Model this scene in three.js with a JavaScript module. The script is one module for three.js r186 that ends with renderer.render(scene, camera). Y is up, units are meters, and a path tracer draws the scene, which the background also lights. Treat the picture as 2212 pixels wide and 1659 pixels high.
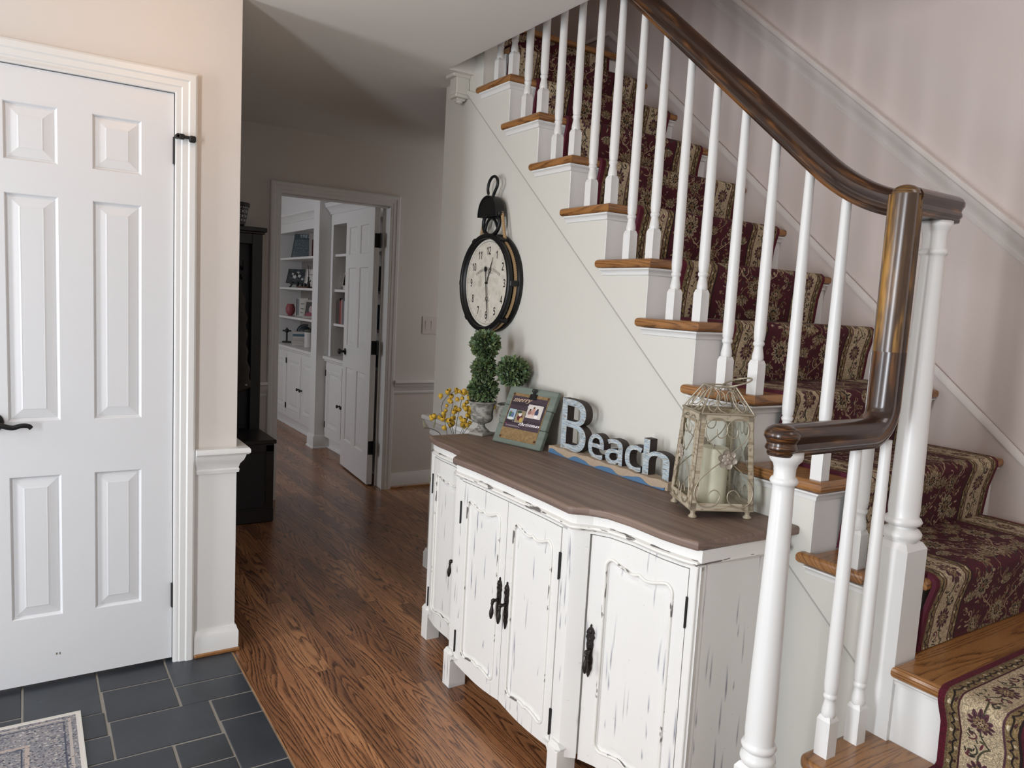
import * as THREE from 'three';
import { mergeGeometries, mergeVertices, toCreasedNormals } from 'three/addons/utils/BufferGeometryUtils.js';
import { RectAreaLightUniformsLib } from 'three/addons/lights/RectAreaLightUniformsLib.js';
import { FontLoader } from 'three/addons/loaders/FontLoader.js';

// ---------------------------------------------------------------- camera, daylight, exposure
const scene = new THREE.Scene();
const camera = new THREE.PerspectiveCamera(54.262, 2212 / 1659, 0.05, 60);
camera.rotation.order = 'YXZ';
camera.position.set(0, 1.39, 0);
camera.rotation.set(-0.1085, -0.5773, 0.0541);
scene.add(camera);
const renderer = new THREE.WebGLRenderer();
renderer.toneMapping = THREE.LinearToneMapping;
renderer.toneMappingExposure = 1.0;
renderer.shadowMap.enabled = true;
scene.background = new THREE.Color(0.85, 0.92, 1.0);   // overcast sky outside the windows
scene.backgroundIntensity = 0.8;
RectAreaLightUniformsLib.init();
// daylight through each window of the house: one area light per window, the size of its opening
function daylight(w, h, color, intensity, from, to) {
  const l = new THREE.RectAreaLight(color, intensity, w, h);
  l.position.set(...from); l.lookAt(...to); scene.add(l);
}
daylight(0.36, 1.84, 0xf4f8ff, 18.0, [-1.86, 1.25, -2.31], [3, 1.0, -2.31]);     // glazed side panel of the entry, far end
daylight(0.5, 1.84, 0xf4f8ff, 26.5, [-1.86, 1.25, -0.25], [3, 1.0, -0.25]);       // glazed side panel of the entry, near end
daylight(1.5, 1.35, 0xfff6f4, 5.0, [1.9, 3.75, 1.52], [2.1, 2.6, -3]);            // upper stair window
daylight(0.8, 1.6, 0xfff4ee, 0.8, [3.24, 1.5, -4.15], [0.6, 1.2, -4.3]);            // unseen hall window, added to lift the dim hall
daylight(1.3, 1.3, 0xf4f6ff, 5.0, [-0.84, 1.5, -6.6], [2.3, 1.0, -6.6]);          // library window

const hallLamp = new THREE.PointLight(0xffc48a, 0.26); hallLamp.position.set(0.42, 2.3, -2.28); hallLamp.castShadow = true; hallLamp.shadow.radius = 2; scene.add(hallLamp);   // bulb of the entry ceiling lamp, out of frame

// ---------------------------------------------------------------- helpers
let seed = 7;
const rnd = () => { seed = (seed + 0x6d2b79f5) | 0; let t = Math.imul(seed ^ (seed >>> 15), 1 | seed); t = (t + Math.imul(t ^ (t >>> 7), 61 | t)) ^ t; return ((t ^ (t >>> 14)) >>> 0) / 4294967296; };
const rr = (a, b) => a + (b - a) * rnd();
const V = (x, y, z) => new THREE.Vector3(x, y, z);
const V2 = (x, y) => new THREE.Vector2(x, y);
const { clamp, lerp, smoothstep } = THREE.MathUtils;
const PI = Math.PI;
const taken = {};
function numbered(n) { const k = taken[n] = (taken[n] ?? -1) + 1; return k ? `${n}_${String(k).padStart(3, '0')}` : n; }
function mesh(name, geo, mat, parent) {
  const m = new THREE.Mesh(Array.isArray(geo) ? merge(geo) : geo, mat);
  m.name = name; m.castShadow = m.receiveShadow = true;
  if (parent) parent.add(m);
  return m;
}
function plain(g) {   // non-indexed with position, normal, uv only
  if (g.index) g = g.toNonIndexed();
  for (const k of Object.keys(g.attributes)) if (!['position', 'normal', 'uv'].includes(k)) g.deleteAttribute(k);
  if (!g.attributes.normal) g.computeVertexNormals();
  if (!g.attributes.uv) g.setAttribute('uv', new THREE.BufferAttribute(new Float32Array(g.attributes.position.count * 2), 2));
  g.morphAttributes = {};
  return g;
}
const merge = (list) => mergeGeometries(list.flat(9).map(plain));
// a thing: Group at its base; parts are added in world or local coordinates
function thing(name, label, category, pos = [0, 0, 0], turn = 0, group) {
  const o = new THREE.Group(); o.name = numbered(name); scene.add(o);
  o.position.set(...pos); o.rotation.y = turn; o.userData = { label, category };
  if (group) o.userData.group = group;
  return o;
}
function struct(name, pos = [0, 0, 0]) { const o = new THREE.Group(); o.name = numbered(name); o.position.set(...pos); o.userData.kind = 'structure'; scene.add(o); return o; }
function structMesh(name, geo, mat) { const m = mesh(numbered(name), geo, mat, scene); m.userData.kind = 'structure'; return m; }
// part in world coordinates under an unrotated thing
function wpart(t, name, geo, mat, label) {
  let g = Array.isArray(geo) ? merge(geo) : geo;
  let o = t; const off = V(0, 0, 0); while (o && o !== scene) { off.add(o.position); o = o.parent; }
  g = g.clone().translate(-off.x, -off.y, -off.z);
  const m = mesh(name, g, mat, t); if (label) m.userData.label = label; return m;
}
function part(t, name, geo, mat, label) { const m = mesh(name, geo, mat, t); if (label) m.userData.label = label; return m; }
// uv in metres by the dominant normal; grain along axis 'x', 'y' or 'z'
function uvm(g, grain = 'y', k = 1, ou = 0, ov = 0) {
  g = plain(g); const p = g.attributes.position, n = g.attributes.normal, uv = g.attributes.uv;
  for (let i = 0; i < p.count; i++) {
    const P = { x: p.getX(i), y: p.getY(i), z: p.getZ(i) }, N = { x: Math.abs(n.getX(i)), y: Math.abs(n.getY(i)), z: Math.abs(n.getZ(i)) };
    const others = ['x', 'y', 'z'].filter((a) => a !== grain);
    const across = N[others[0]] > N[others[1]] ? others[1] : others[0];
    uv.setXY(i, P[grain] * k + ou, P[across] * k + ov + P[across === others[0] ? others[1] : others[0]] * 0.13);
  }
  return g;
}
// box with chamfered edges (r = 0: plain)
function box(x0, y0, z0, x1, y1, z1, r = 0.002) {
  const g = new THREE.BufferGeometry();
  if (r <= 0) return plain(new THREE.BoxGeometry(x1 - x0, y1 - y0, z1 - z0).translate((x0 + x1) / 2, (y0 + y1) / 2, (z0 + z1) / 2));
  r = Math.min(r, (x1 - x0) / 2.01, (y1 - y0) / 2.01, (z1 - z0) / 2.01);
  const pos = [];
  const C = [[x0, x1], [y0, y1], [z0, z1]];
  const pt = (s, ax) => [0, 1, 2].map((i) => (s[i] ? C[i][1] : C[i][0]) + (i === ax ? 0 : s[i] ? -r : r));
  const tri = (a, b, c, out) => {
    const u = [0, 1, 2].map((i) => b[i] - a[i]), v = [0, 1, 2].map((i) => c[i] - a[i]);
    const n = [u[1] * v[2] - u[2] * v[1], u[2] * v[0] - u[0] * v[2], u[0] * v[1] - u[1] * v[0]];
    if (n[0] * out[0] + n[1] * out[1] + n[2] * out[2] >= 0) pos.push(...a, ...b, ...c); else pos.push(...a, ...c, ...b);
  };
  const quad = (a, b, c, d, o) => { tri(a, b, c, o); tri(a, c, d, o); };
  for (let ax = 0; ax < 3; ax++) for (const s of [0, 1]) {
    const [p, q] = [0, 1, 2].filter((i) => i !== ax), S = (i, j) => { const k = [0, 0, 0]; k[ax] = s; k[p] = i; k[q] = j; return pt(k, ax); };
    const o = [0, 0, 0]; o[ax] = s ? 1 : -1;
    quad(S(0, 0), S(1, 0), S(1, 1), S(0, 1), o);
  }
  for (let ax = 0; ax < 3; ax++) { const [p, q] = [0, 1, 2].filter((i) => i !== ax); for (const i of [0, 1]) for (const j of [0, 1]) {
    const k = (t) => { const s = [0, 0, 0]; s[ax] = t; s[p] = i; s[q] = j; return s; }; const o = [0, 0, 0]; o[p] = i ? 1 : -1; o[q] = j ? 1 : -1;
    quad(pt(k(0), p), pt(k(1), p), pt(k(1), q), pt(k(0), q), o);
  } }
  for (const i of [0, 1]) for (const j of [0, 1]) for (const l of [0, 1]) { const s = [i, j, l]; tri(pt(s, 0), pt(s, 1), pt(s, 2), [i ? 1 : -1, j ? 1 : -1, l ? 1 : -1]); }
  g.setAttribute('position', new THREE.Float32BufferAttribute(pos, 3)); g.computeVertexNormals();
  return plain(g);
}
const lathe = (prof, seg = 24) => new THREE.LatheGeometry(prof.map(([r, y]) => V2(r, y)), seg);
function spline(pts, n, closed = false) { return new THREE.CatmullRomCurve3(pts.map((p) => V(...p)), closed, 'centripetal').getPoints(n); }
function tube(pts, r, seg = 40, rad = 8, closed = false) { return new THREE.TubeGeometry(new THREE.CatmullRomCurve3(pts.map((p) => p.isVector3 ? p : V(...p)), closed, 'centripetal'), seg, r, rad, closed); }
function shapeOf(pts) { return new THREE.Shape(pts.map(([a, b]) => V2(a, b))); }
function ext(pts, d, o = {}, holes = []) {
  const s = Array.isArray(pts) ? shapeOf(pts) : pts;
  for (const h of holes) s.holes.push(new THREE.Path(h.map(([a, b]) => V2(a, b))));
  return new THREE.ExtrudeGeometry(s, { depth: d, bevelEnabled: !!o.bevel, bevelThickness: o.bevel || 0, bevelSize: o.bevel || 0, bevelOffset: o.bevel ? -o.bevel : 0, bevelSegments: o.bs || 2, curveSegments: o.cs || 12 });
}
// shape given as (z, y) pairs extruded from x0 to x1
function extX(zy, x0, x1, o = {}, holes = []) { const f = (q) => q.map(([z, y]) => [-z, y]); const b = o.bevel || 0; return ext(f(zy), x1 - x0 - 2 * b, o, holes.map(f)).translate(0, 0, b).rotateY(PI / 2).translate(x0, 0, 0); }
// shape given as (x, z) pairs extruded from y0 to y1
function extY(xz, y0, y1, o = {}, holes = []) { const f = (q) => q.map(([x, z]) => [x, -z]); const b = o.bevel || 0; return ext(f(xz), y1 - y0 - 2 * b, o, holes.map(f)).translate(0, 0, b).rotateX(-PI / 2).translate(0, y0, 0); }
// shape given as (x, y) pairs extruded from z0 to z1
function extZ(xy, z0, z1, o = {}, holes = []) { const b = o.bevel || 0; return ext(xy, z1 - z0 - 2 * b, o, holes).translate(0, 0, z0 + b); }
const rect = (a0, b0, a1, b1) => [[a0, b0], [a1, b0], [a1, b1], [a0, b1]];
// moulding: a closed profile [[u, v]...] swept along a polyline; v runs along n, u along n x tangent, mitred at corners
function mold(path, n, prof, closed = false, crease = 0.6) {
  const P = path.map((p) => p.isVector3 ? p.clone() : V(...p)), N = P.length; n = (n.isVector3 ? n.clone() : V(...n)).normalize();
  const rings = [], len = [0];
  for (let i = 0; i < N; i++) {
    const a = closed ? P[(i + N - 1) % N] : P[Math.max(0, i - 1)], b = closed ? P[(i + 1) % N] : P[Math.min(N - 1, i + 1)];
    const t0 = P[i].clone().sub(a), t1 = b.clone().sub(P[i]);
    if (t0.lengthSq() < 1e-12) t0.copy(t1); if (t1.lengthSq() < 1e-12) t1.copy(t0);
    t0.normalize(); t1.normalize();
    const s0 = n.clone().cross(t0).normalize(), s1 = n.clone().cross(t1).normalize(), s = s0.clone().add(s1).normalize();
    const k = 1 / Math.max(0.3, s.dot(s0));
    rings.push(prof.map(([u, v]) => P[i].clone().addScaledVector(s, u * k).addScaledVector(n, v)));
    if (i) len.push(len[i - 1] + P[i].distanceTo(P[i - 1]));
  }
  const pos = [], uv = [], M = prof.length, pl = [0];
  for (let j = 1; j <= M; j++) pl.push(pl[j - 1] + Math.hypot(prof[j % M][0] - prof[j - 1][0], prof[j % M][1] - prof[j - 1][1]));
  const area = prof.reduce((s, p, i) => { const q = prof[(i + 1) % M]; return s + p[0] * q[1] - q[0] * p[1]; }, 0), flip = area < 0;
  const put = (a, b, c, ua, ub, uc) => { if (flip) { pos.push(...a, ...c, ...b); uv.push(...ua, ...uc, ...ub); } else { pos.push(...a, ...b, ...c); uv.push(...ua, ...ub, ...uc); } };
  const R = (i) => rings[i % N];
  for (let i = 0; i < (closed ? N : N - 1); i++) for (let j = 0; j < M; j++) {
    const k = (j + 1) % M, a = R(i)[j], b = R(i + 1)[j], c = R(i + 1)[k], d = R(i)[k], u0 = len[i], u1 = i + 1 < N ? len[i + 1] : len[i] + P[i].distanceTo(P[0]);
    put(a, c, b, [u0, pl[j]], [u1, pl[j + 1]], [u1, pl[j]]); put(a, d, c, [u0, pl[j]], [u0, pl[j + 1]], [u1, pl[j + 1]]);
  }
  if (!closed) { const tr = THREE.ShapeUtils.triangulateShape(prof.map(([u, v]) => V2(u, v)), []); const UV = (j) => [prof[j][0], prof[j][1]];
    const sgn = flip ? -1 : 1;
    for (const [a, b, c] of tr) {
      const ar = (prof[b][0] - prof[a][0]) * (prof[c][1] - prof[a][1]) - (prof[c][0] - prof[a][0]) * (prof[b][1] - prof[a][1]);
      const [p, q, r] = ar * sgn > 0 ? [a, b, c] : [a, c, b];
      put(rings[0][p], rings[0][q], rings[0][r], UV(p), UV(q), UV(r)); put(rings[N - 1][p], rings[N - 1][r], rings[N - 1][q], UV(p), UV(r), UV(q));
    } }
  const g = new THREE.BufferGeometry();
  g.setAttribute('position', new THREE.Float32BufferAttribute(pos.map((x) => x.toArray ? x.toArray() : x).flat(), 3)); g.setAttribute('uv', new THREE.Float32BufferAttribute(uv, 2));
  g.computeVertexNormals();
  return crease ? toCreasedNormals(g, crease) : g;
}
// nested rectangles stepping in and out: raised panels. prof: [[inset, depth]...], in the xy plane facing +z
function panel(x0, y0, x1, y1, prof) {
  const pos = [];
  const ring = ([i, d]) => [[x0 + i, y0 + i, d], [x1 - i, y0 + i, d], [x1 - i, y1 - i, d], [x0 + i, y1 - i, d]];
  const q = (a, b, c, d) => pos.push(...a, ...b, ...c, ...a, ...c, ...d);
  for (let k = 0; k + 1 < prof.length; k++) { const A = ring(prof[k]), B = ring(prof[k + 1]); for (let i = 0; i < 4; i++) q(A[i], A[(i + 1) % 4], B[(i + 1) % 4], B[i]); }
  const L = ring(prof[prof.length - 1]); q(L[0], L[1], L[2], L[3]);
  const g = new THREE.BufferGeometry(); g.setAttribute('position', new THREE.Float32BufferAttribute(pos, 3)); g.computeVertexNormals();
  return plain(g);
}
// grid surface from a function (i, j) -> Vector3, optional uv
function grid(nu, nv, f, uvf) {
  const pos = [], uv = [], idx = [];
  for (let j = 0; j <= nv; j++) for (let i = 0; i <= nu; i++) { const p = f(i / nu, j / nv, i, j); pos.push(p.x, p.y, p.z); const w = uvf ? uvf(i / nu, j / nv, p) : [i / nu, j / nv]; uv.push(...w); }
  for (let j = 0; j < nv; j++) for (let i = 0; i < nu; i++) { const a = j * (nu + 1) + i, b = a + 1, c = a + nu + 1, d = c + 1; idx.push(a, b, d, a, d, c); }
  const g = new THREE.BufferGeometry(); g.setAttribute('position', new THREE.Float32BufferAttribute(pos, 3)); g.setAttribute('uv', new THREE.Float32BufferAttribute(uv, 2)); g.setIndex(idx); g.computeVertexNormals();
  return g;
}

// ---------------------------------------------------------------- noise and textures
const hash = (x, y, s) => { let h = Math.imul(x | 0, 374761393) + Math.imul(y | 0, 668265263) + Math.imul(s | 0, 1442695041); h = Math.imul(h ^ (h >>> 13), 1274126177); return ((h ^ (h >>> 16)) >>> 0) / 4294967296; };
const mod = (a, n) => ((a % n) + n) % n;
function vn(x, y, px, py, s) { const x0 = Math.floor(x), y0 = Math.floor(y), fx = x - x0, fy = y - y0, u = fx * fx * (3 - 2 * fx), v = fy * fy * (3 - 2 * fy);
  const h = (i, j) => hash(mod(i, px), mod(j, py), s); return lerp(lerp(h(x0, y0), h(x0 + 1, y0), u), lerp(h(x0, y0 + 1), h(x0 + 1, y0 + 1), u), v); }
function fbm(x, y, px, py, s, o = 4) { let a = 0.5, r = 0, t = 0; for (let i = 0; i < o; i++) { r += a * vn(x, y, px, py, s + i); t += a; x *= 2; y *= 2; px *= 2; py *= 2; a *= 0.5; } return r / t; }
function finish(t, rep, color = true) { t.wrapS = t.wrapT = THREE.RepeatWrapping; t.magFilter = THREE.LinearFilter; t.minFilter = THREE.LinearMipmapLinearFilter; if (color) t.colorSpace = THREE.SRGBColorSpace; if (rep) t.repeat.set(...rep); t.needsUpdate = true; return t; }
function tex(w, h, fn, rep, color = true) {
  const d = new Uint8Array(w * h * 4);
  for (let y = 0; y < h; y++) for (let x = 0; x < w; x++) { const c = fn(x / w, y / h), o = (y * w + x) * 4; d[o] = clamp(c[0], 0, 255); d[o + 1] = clamp(c[1], 0, 255); d[o + 2] = clamp(c[2], 0, 255); d[o + 3] = 255; }
  return finish(new THREE.DataTexture(d, w, h), rep, color);
}
function canvasTex(w, h, draw, rep) { const c = document.createElement('canvas'); c.width = w; c.height = h; draw(c.getContext('2d'), w, h); return finish(new THREE.CanvasTexture(c), rep); }
const mix3 = (a, b, t) => [lerp(a[0], b[0], t), lerp(a[1], b[1], t), lerp(a[2], b[2], t)];
// oak: along u 1.3 m, across v 0.33 m
function oak(light, dark, pore, s, k = 1) {
  return tex(1536, 768, (u, v) => {
    const w = fbm(u * 3, v * 4, 3, 4, s, 4), c = vn(u * 2, v * 7, 2, 7, s + 9) * 0.7 + vn(u * 5, v * 14, 5, 14, s + 10) * 0.3;
    let g = c * 9 + v * 14 + (w - 0.5) * 1.2; g -= Math.floor(g); const saw = g < 0.78 ? g / 0.78 : (1 - g) / 0.22;
    const fine = vn(u * 46, v * 330, 46, 330, s + 20), fine2 = vn(u * 110, v * 384, 110, 384, s + 22);
    let col = mix3(light, dark, clamp(saw * 0.55 * k + (w - 0.5) * 0.9, 0, 1));
    const pr = smoothstep(saw, 0.45, 0.95) * smoothstep(fine, 0.3, 0.62) + 0.4 * smoothstep(fine2, 0.68, 0.92);
    return mix3(col, pore, clamp(pr * 0.95 * k, 0, 1));
  }, [1 / 1.3, 1 / 0.33]);
}
const M = {};
const std = (o) => new THREE.MeshStandardMaterial(o);
const phys = (o) => new THREE.MeshPhysicalMaterial(o);
const L = (r, g, b) => new THREE.Color().setRGB(r, g, b);

const tWall = tex(256, 256, (u, v) => { const n = 128 + 40 * (fbm(u * 24, v * 24, 24, 24, 3, 3) - 0.5) * 2; return [n, n, n]; }, [2, 2], false);
M.wall = std({ color: L(0.68, 0.635, 0.59), roughness: 0.7, bumpMap: tWall, bumpScale: 0.0006 });
M.wallPink = std({ color: L(0.70, 0.615, 0.575), roughness: 0.75, bumpMap: tWall, bumpScale: 0.0006 });
M.panelWhite = std({ color: L(0.645, 0.635, 0.575), roughness: 0.5, bumpMap: tWall, bumpScale: 0.0005 });
M.ceil = std({ color: L(0.74, 0.71, 0.66), roughness: 0.9 });
M.trimPink = std({ color: L(0.71, 0.66, 0.62), roughness: 0.45 });
M.trim = std({ color: L(0.745, 0.745, 0.725), roughness: 0.35 });
M.doorPaint = std({ color: L(0.72, 0.73, 0.74), roughness: 0.38, bumpMap: tWall, bumpScale: 0.0003 });
M.dark = std({ color: L(0.012, 0.011, 0.01), roughness: 0.45, metalness: 0.6 });
M.iron = std({ color: L(0.012, 0.012, 0.012), roughness: 0.5, metalness: 0.3 });
const tFloor = oak([178, 120, 78], [122, 76, 46], [62, 34, 20], 11);
const tFloor2 = oak([186, 128, 84], [134, 84, 52], [70, 40, 24], 47, 0.9);
M.planks = [[tFloor, 0.62, 0.65, 0.68], [tFloor2, 0.76, 0.80, 0.83], [tFloor, 0.88, 0.94, 0.99], [tFloor2, 0.95, 1.03, 1.08], [tFloor, 0.74, 0.77, 0.79]].map(([m, r, g, b]) => phys({ map: m, color: L(r, g, b), roughness: 0.3, clearcoat: 0.25, clearcoatRoughness: 0.22 }));
const tStair = oak([184, 124, 70], [146, 92, 48], [104, 62, 32], 71, 0.75);
M.oakStair = phys({ map: tStair, color: L(0.72, 0.8, 0.84), roughness: 0.3, clearcoat: 0.3, clearcoatRoughness: 0.2 });
const tRail = tex(512, 512, (u, v) => { const a = fbm(u * 3, v * 8, 3, 8, 5, 4), b = fbm(u * 6, v * 60, 6, 60, 8, 3), k = smoothstep(a, 0.45, 0.75); return mix3([44, 24, 15], [118, 74, 36], clamp(k * 1.0 + (b - 0.5) * 0.6, 0, 1)); }, [2.2, 5]);
M.rail = phys({ map: tRail, color: L(0.95, 1.0, 0.9), roughness: 0.3, clearcoat: 0.4, clearcoatRoughness: 0.15 });
M.railWorn = phys({ map: tRail, color: L(2.1, 2.9, 2.5), roughness: 0.3, clearcoat: 0.4, clearcoatRoughness: 0.2 });
const tTop = tex(1024, 512, (u, v) => { const a = fbm(u * 2, v * 40, 2, 40, 31, 4), b = fbm(u * 8, v * 160, 8, 160, 37, 3), c = fbm(u * 3, v * 5, 3, 5, 33, 3);
  let col = mix3([98, 83, 75], [120, 102, 90], smoothstep(a, 0.25, 0.75)); col = mix3(col, [78, 67, 62], smoothstep(b, 0.5, 0.85) * 0.5); return mix3(col, [134, 112, 96], smoothstep(c, 0.6, 0.9) * 0.3); }, [1 / 1.4, 1 / 0.5]);
M.greyTop = std({ map: tTop, color: L(1.3, 1.27, 1.26), roughness: 0.5 });
const tDistress = canvasTex(1024, 1024, (c, w, h) => {
  c.fillStyle = '#eeedea'; c.fillRect(0, 0, w, h);
  for (let i = 0; i < 80; i++) { const x = rr(0, w), y = rr(0, h), l = rr(18, 75), dx = rr(-5, 5), a = rr(0.15, 0.62) ;
    for (const [wd, k] of [[9, 0.16], [5.5, 0.3], [2.8, 0.75]]) { const g = c.createLinearGradient(0, y - l, 0, y + l * 0.7); g.addColorStop(0, 'rgba(86,90,116,0)'); g.addColorStop(0.35, `rgba(74,78,104,${a * k * 0.6})`); g.addColorStop(0.68, `rgba(46,50,70,${a * k})`); g.addColorStop(1, 'rgba(86,90,116,0)');
      c.strokeStyle = g; c.lineWidth = wd * (0.5 + a); c.lineCap = 'round'; c.beginPath(); c.moveTo(x + dx, y - l); c.quadraticCurveTo(x - dx * 0.4, y - l * 0.2, x, y + l * 0.7); c.stroke(); } }
  for (let i = 0; i < 120; i++) { c.fillStyle = `rgba(120,120,125,${rr(0.05, 0.25)})`; c.fillRect(rr(0, w), rr(0, h), rr(1, 6), rr(1, 3)); }
}, [1, 1]);
M.cream = std({ map: tDistress, color: L(0.89, 0.89, 0.875), roughness: 0.42 });
const tEdge = tex(512, 128, (u, v) => { const n = fbm(u * 14, v * 10, 14, 10, 91, 4); return mix3([236, 235, 231], [84, 78, 76], smoothstep(n, 0.6, 0.68) * 0.85); }, [1.6, 12]);
M.creamWorn = std({ map: tEdge, color: L(0.93, 0.925, 0.9), roughness: 0.42 });
M.creamPlain = std({ color: L(0.80, 0.79, 0.755), roughness: 0.42 });
const tSlate = tex(1024, 1024, (u, v) => { const a = fbm(u * 6, v * 6, 6, 6, 61, 5), b = fbm(u * 50, v * 50, 50, 50, 67, 3); let c = mix3([46, 50, 56], [66, 71, 78], clamp(a * 1.3 - 0.2 + (b - 0.5) * 0.4, 0, 1)); return mix3(c, [96, 100, 106], smoothstep(b, 0.8, 0.95) * 0.4); }, [1, 1]);
M.slates = [0.8, 0.95, 1.1].map((k) => phys({ map: tSlate, color: L(0.62 * k, 0.64 * k, 0.66 * k), roughness: 0.42, bumpMap: tSlate, bumpScale: 0.0012, clearcoat: 0.15, clearcoatRoughness: 0.35 }));
M.grout = std({ color: L(0.25, 0.23, 0.2), roughness: 0.95 });
M.black = std({ color: L(0.02, 0.02, 0.02), roughness: 0.6 });
M.glass = phys({ color: 0xffffff, transmission: 1, thickness: 0, roughness: 0.02, ior: 1.5 });
// ---------------------------------------------------------------- the house: walls, ceilings, floors
const CEIL = 2.41, ZC = -2.876, ZF = -4.926, XW = 1.73, XR = 2.672, ZEND = -3.38;
const RISE = 0.19455, RUN = 0.2301, yk = (k) => 0.973 + RISE * k, zk = (k) => -1.1354 - RUN * k, RS = 0.028;
// closet wall, with its door opening
structMesh('wall_closet', extZ([[-1.9, 0], [-0.178, 0], [-0.178, 2.052], [0.456, 2.052], [0.456, 0], [0.655, 0], [0.655, CEIL], [-1.9, CEIL]], ZC - 0.115, ZC), M.wall);
structMesh('wall_hall_left', box(0.54, 0, ZF, 0.655, CEIL, ZC - 0.115, 0), M.wall);
// far hall wall with the library doorway
structMesh('wall_back', extZ([[0.54, 0], [1.358, 0], [1.358, 2.022], [2.142, 2.022], [2.142, 0], [3.3, 0], [3.3, CEIL], [0.54, CEIL]], ZF - 0.114, ZF), M.wall);
structMesh('wall_hall_right', extX(rect(ZF - 0.11, 0, ZEND + 0.3, CEIL), 3.3, 3.42, {}, [[[-4.6, 0.65], [-3.7, 0.65], [-3.7, 2.35], [-4.6, 2.35]]]), M.wall);  // its opening is added for the extra hall light
// wall under the stairs: saw-tooth top below the treads
{
  const pts = [[-0.99, 0], [-0.99, yk(-1) - 0.034]];
  for (let k = 0; k <= 7; k++) pts.push([zk(k) - RS - 0.008, yk(k - 1) - 0.034], [zk(k) - RS - 0.008, yk(k) - 0.034]);
  pts.push([-3.026, yk(7) - 0.03], [-3.026, 2.72], [ZEND, 2.72], [ZEND, 0]);
  structMesh('wall_stair', extX(pts, XW, XW + 0.1), M.panelWhite);
  structMesh('wall_stair_back', box(XW + 0.1, 0, ZEND, 3.3, CEIL, ZEND + 0.1, 0), M.wall);
  // skirt board proud of the wall, between the slanted line and the treads
  const q = [[-1.0, 0.538], [-1.0, yk(-1) - 0.03]];
  for (let k = 0; k <= 7; k++) q.push([zk(k) - RS - 0.002, yk(k - 1) - 0.03], [zk(k) - RS - 0.002, yk(k) - 0.03]);
  q.push([-3.02, yk(7) - 0.03], [-3.19, 2.362]);
  structMesh('trim_stair_skirt', extX(q, XW - 0.012, XW + 0.01, { bevel: 0.001, bs: 1 }), M.panelWhite);
}
structMesh('trim_19', mold([[XW - 0.0118, 2.362, -3.19], [XW - 0.0118, 0.538, -1.0]], [-1, 0, 0], [[-0.001, 0], [0.0035, 0], [0.0035, 0.001], [-0.001, 0.001]]), std({ color: L(0.40, 0.39, 0.35), roughness: 0.8 }));  // thin dark strip painted as the shadowed crack along the skirt edge
structMesh('wall_right', box(XR, 0, -4.4, XR + 0.12, 5.0, 1.6, 0), M.wallPink);
structMesh('wall_upper_left', extX([[1.6, CEIL + 0.28], [-4.4, CEIL + 0.28], [-4.4, 5.0], [1.6, 5.0]], 1.48, 1.594), M.wallPink);
structMesh('wall_upper_back', box(1.48, 2.724, -4.52, XR + 0.12, 5.0, -4.4, 0), M.wallPink);
structMesh('floor_upper', box(1.83, 2.694, -4.4, XR, 2.724, zk(9) - 0.03, 0), uvMat(M.oakStair));
structMesh('ceiling_stairwell', box(1.48, 5.0, -4.52, XR + 0.12, 5.12, 1.72, 0), M.ceil);
structMesh('ceiling', extY([[-2.0, 1.6], [-2.0, -8.4], [3.42, -8.4], [3.42, -3.26], [1.84, -3.26], [1.84, -3.11], [1.594, -3.11], [1.594, 1.6]], CEIL, CEIL + 0.28), M.ceil);
function uvMat(m) { return m; }
// entry side: wall with the glazed front door and side windows, and the wall behind the camera with the upper stair window
structMesh('wall_entry', extX(rect(-8.4, 0, 1.6, CEIL), -2.02, -1.9, {}, [[[-2.51, 0.3], [-2.11, 0.3], [-2.11, 2.2], [-2.51, 2.2]], [[-0.52, 0.3], [0.02, 0.3], [0.02, 2.2], [-0.52, 2.2]]]), M.wall);
structMesh('wall_front', extZ(rect(-2.02, 0, XR + 0.12, 5.0), 1.6, 1.72, {}, [[[1.72, 3.05], [2.55, 3.05], [2.55, 4.45], [1.72, 4.45]]]), M.wall);
structMesh('wall_library_back', box(-2.0, 0, -8.4, 3.3, CEIL, -8.28, 0), M.wall);
structMesh('wall_library_left', extX(rect(-8.28, 0, ZF - 0.114, CEIL), -1.02, -0.9, {}, [[[-7.3, 0.8], [-5.9, 0.8], [-5.9, 2.2], [-7.3, 2.2]]]), M.wall);
structMesh('wall_library_right', box(3.3, 0, -8.4, 3.42, CEIL, ZF - 0.1, 0), M.wall);
function windowUnit(name, axis, at, a0, a1, y0, y1, cols, rows) {
  const s = struct(name), f = [], t = 0.045, X = (p0, p1, q0, q1, d) => axis === 'x' ? box(at - d, q0, p0, at + d, q1, p1, 0.003) : box(p0, q0, at - d, p1, q1, at + d, 0.003);
  f.push(X(a0, a0 + t, y0, y1, 0.04), X(a1 - t, a1, y0, y1, 0.04), X(a0, a1, y0, y0 + t, 0.04), X(a0, a1, y1 - t, y1, 0.04));
  for (let i = 1; i < cols; i++) { const c = lerp(a0, a1, i / cols); f.push(X(c - 0.012, c + 0.012, y0 + t, y1 - t, 0.015)); }
  for (let i = 1; i < rows; i++) { const c = lerp(y0, y1, i / rows); f.push(X(a0 + t, a1 - t, c - 0.012, c + 0.012, 0.015)); }
  part(s, 'window_frame', f, M.trim);
  part(s, 'pane', X(a0 + t, a1 - t, y0 + t, y1 - t, 0.002), M.glass);
}
windowUnit('window_1', 'x', -1.96, -2.51, -2.11, 0.3, 2.2, 1, 4);
windowUnit('window_4', 'x', -1.96, -0.52, 0.02, 0.3, 2.2, 1, 4);
windowUnit('added_window_5', 'x', 3.36, -4.6, -3.7, 0.65, 2.35, 2, 3);  // unseen window, added as a source for the hall light
windowUnit('window_2', 'z', 1.66, 1.72, 2.55, 3.05, 4.45, 3, 3);
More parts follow.
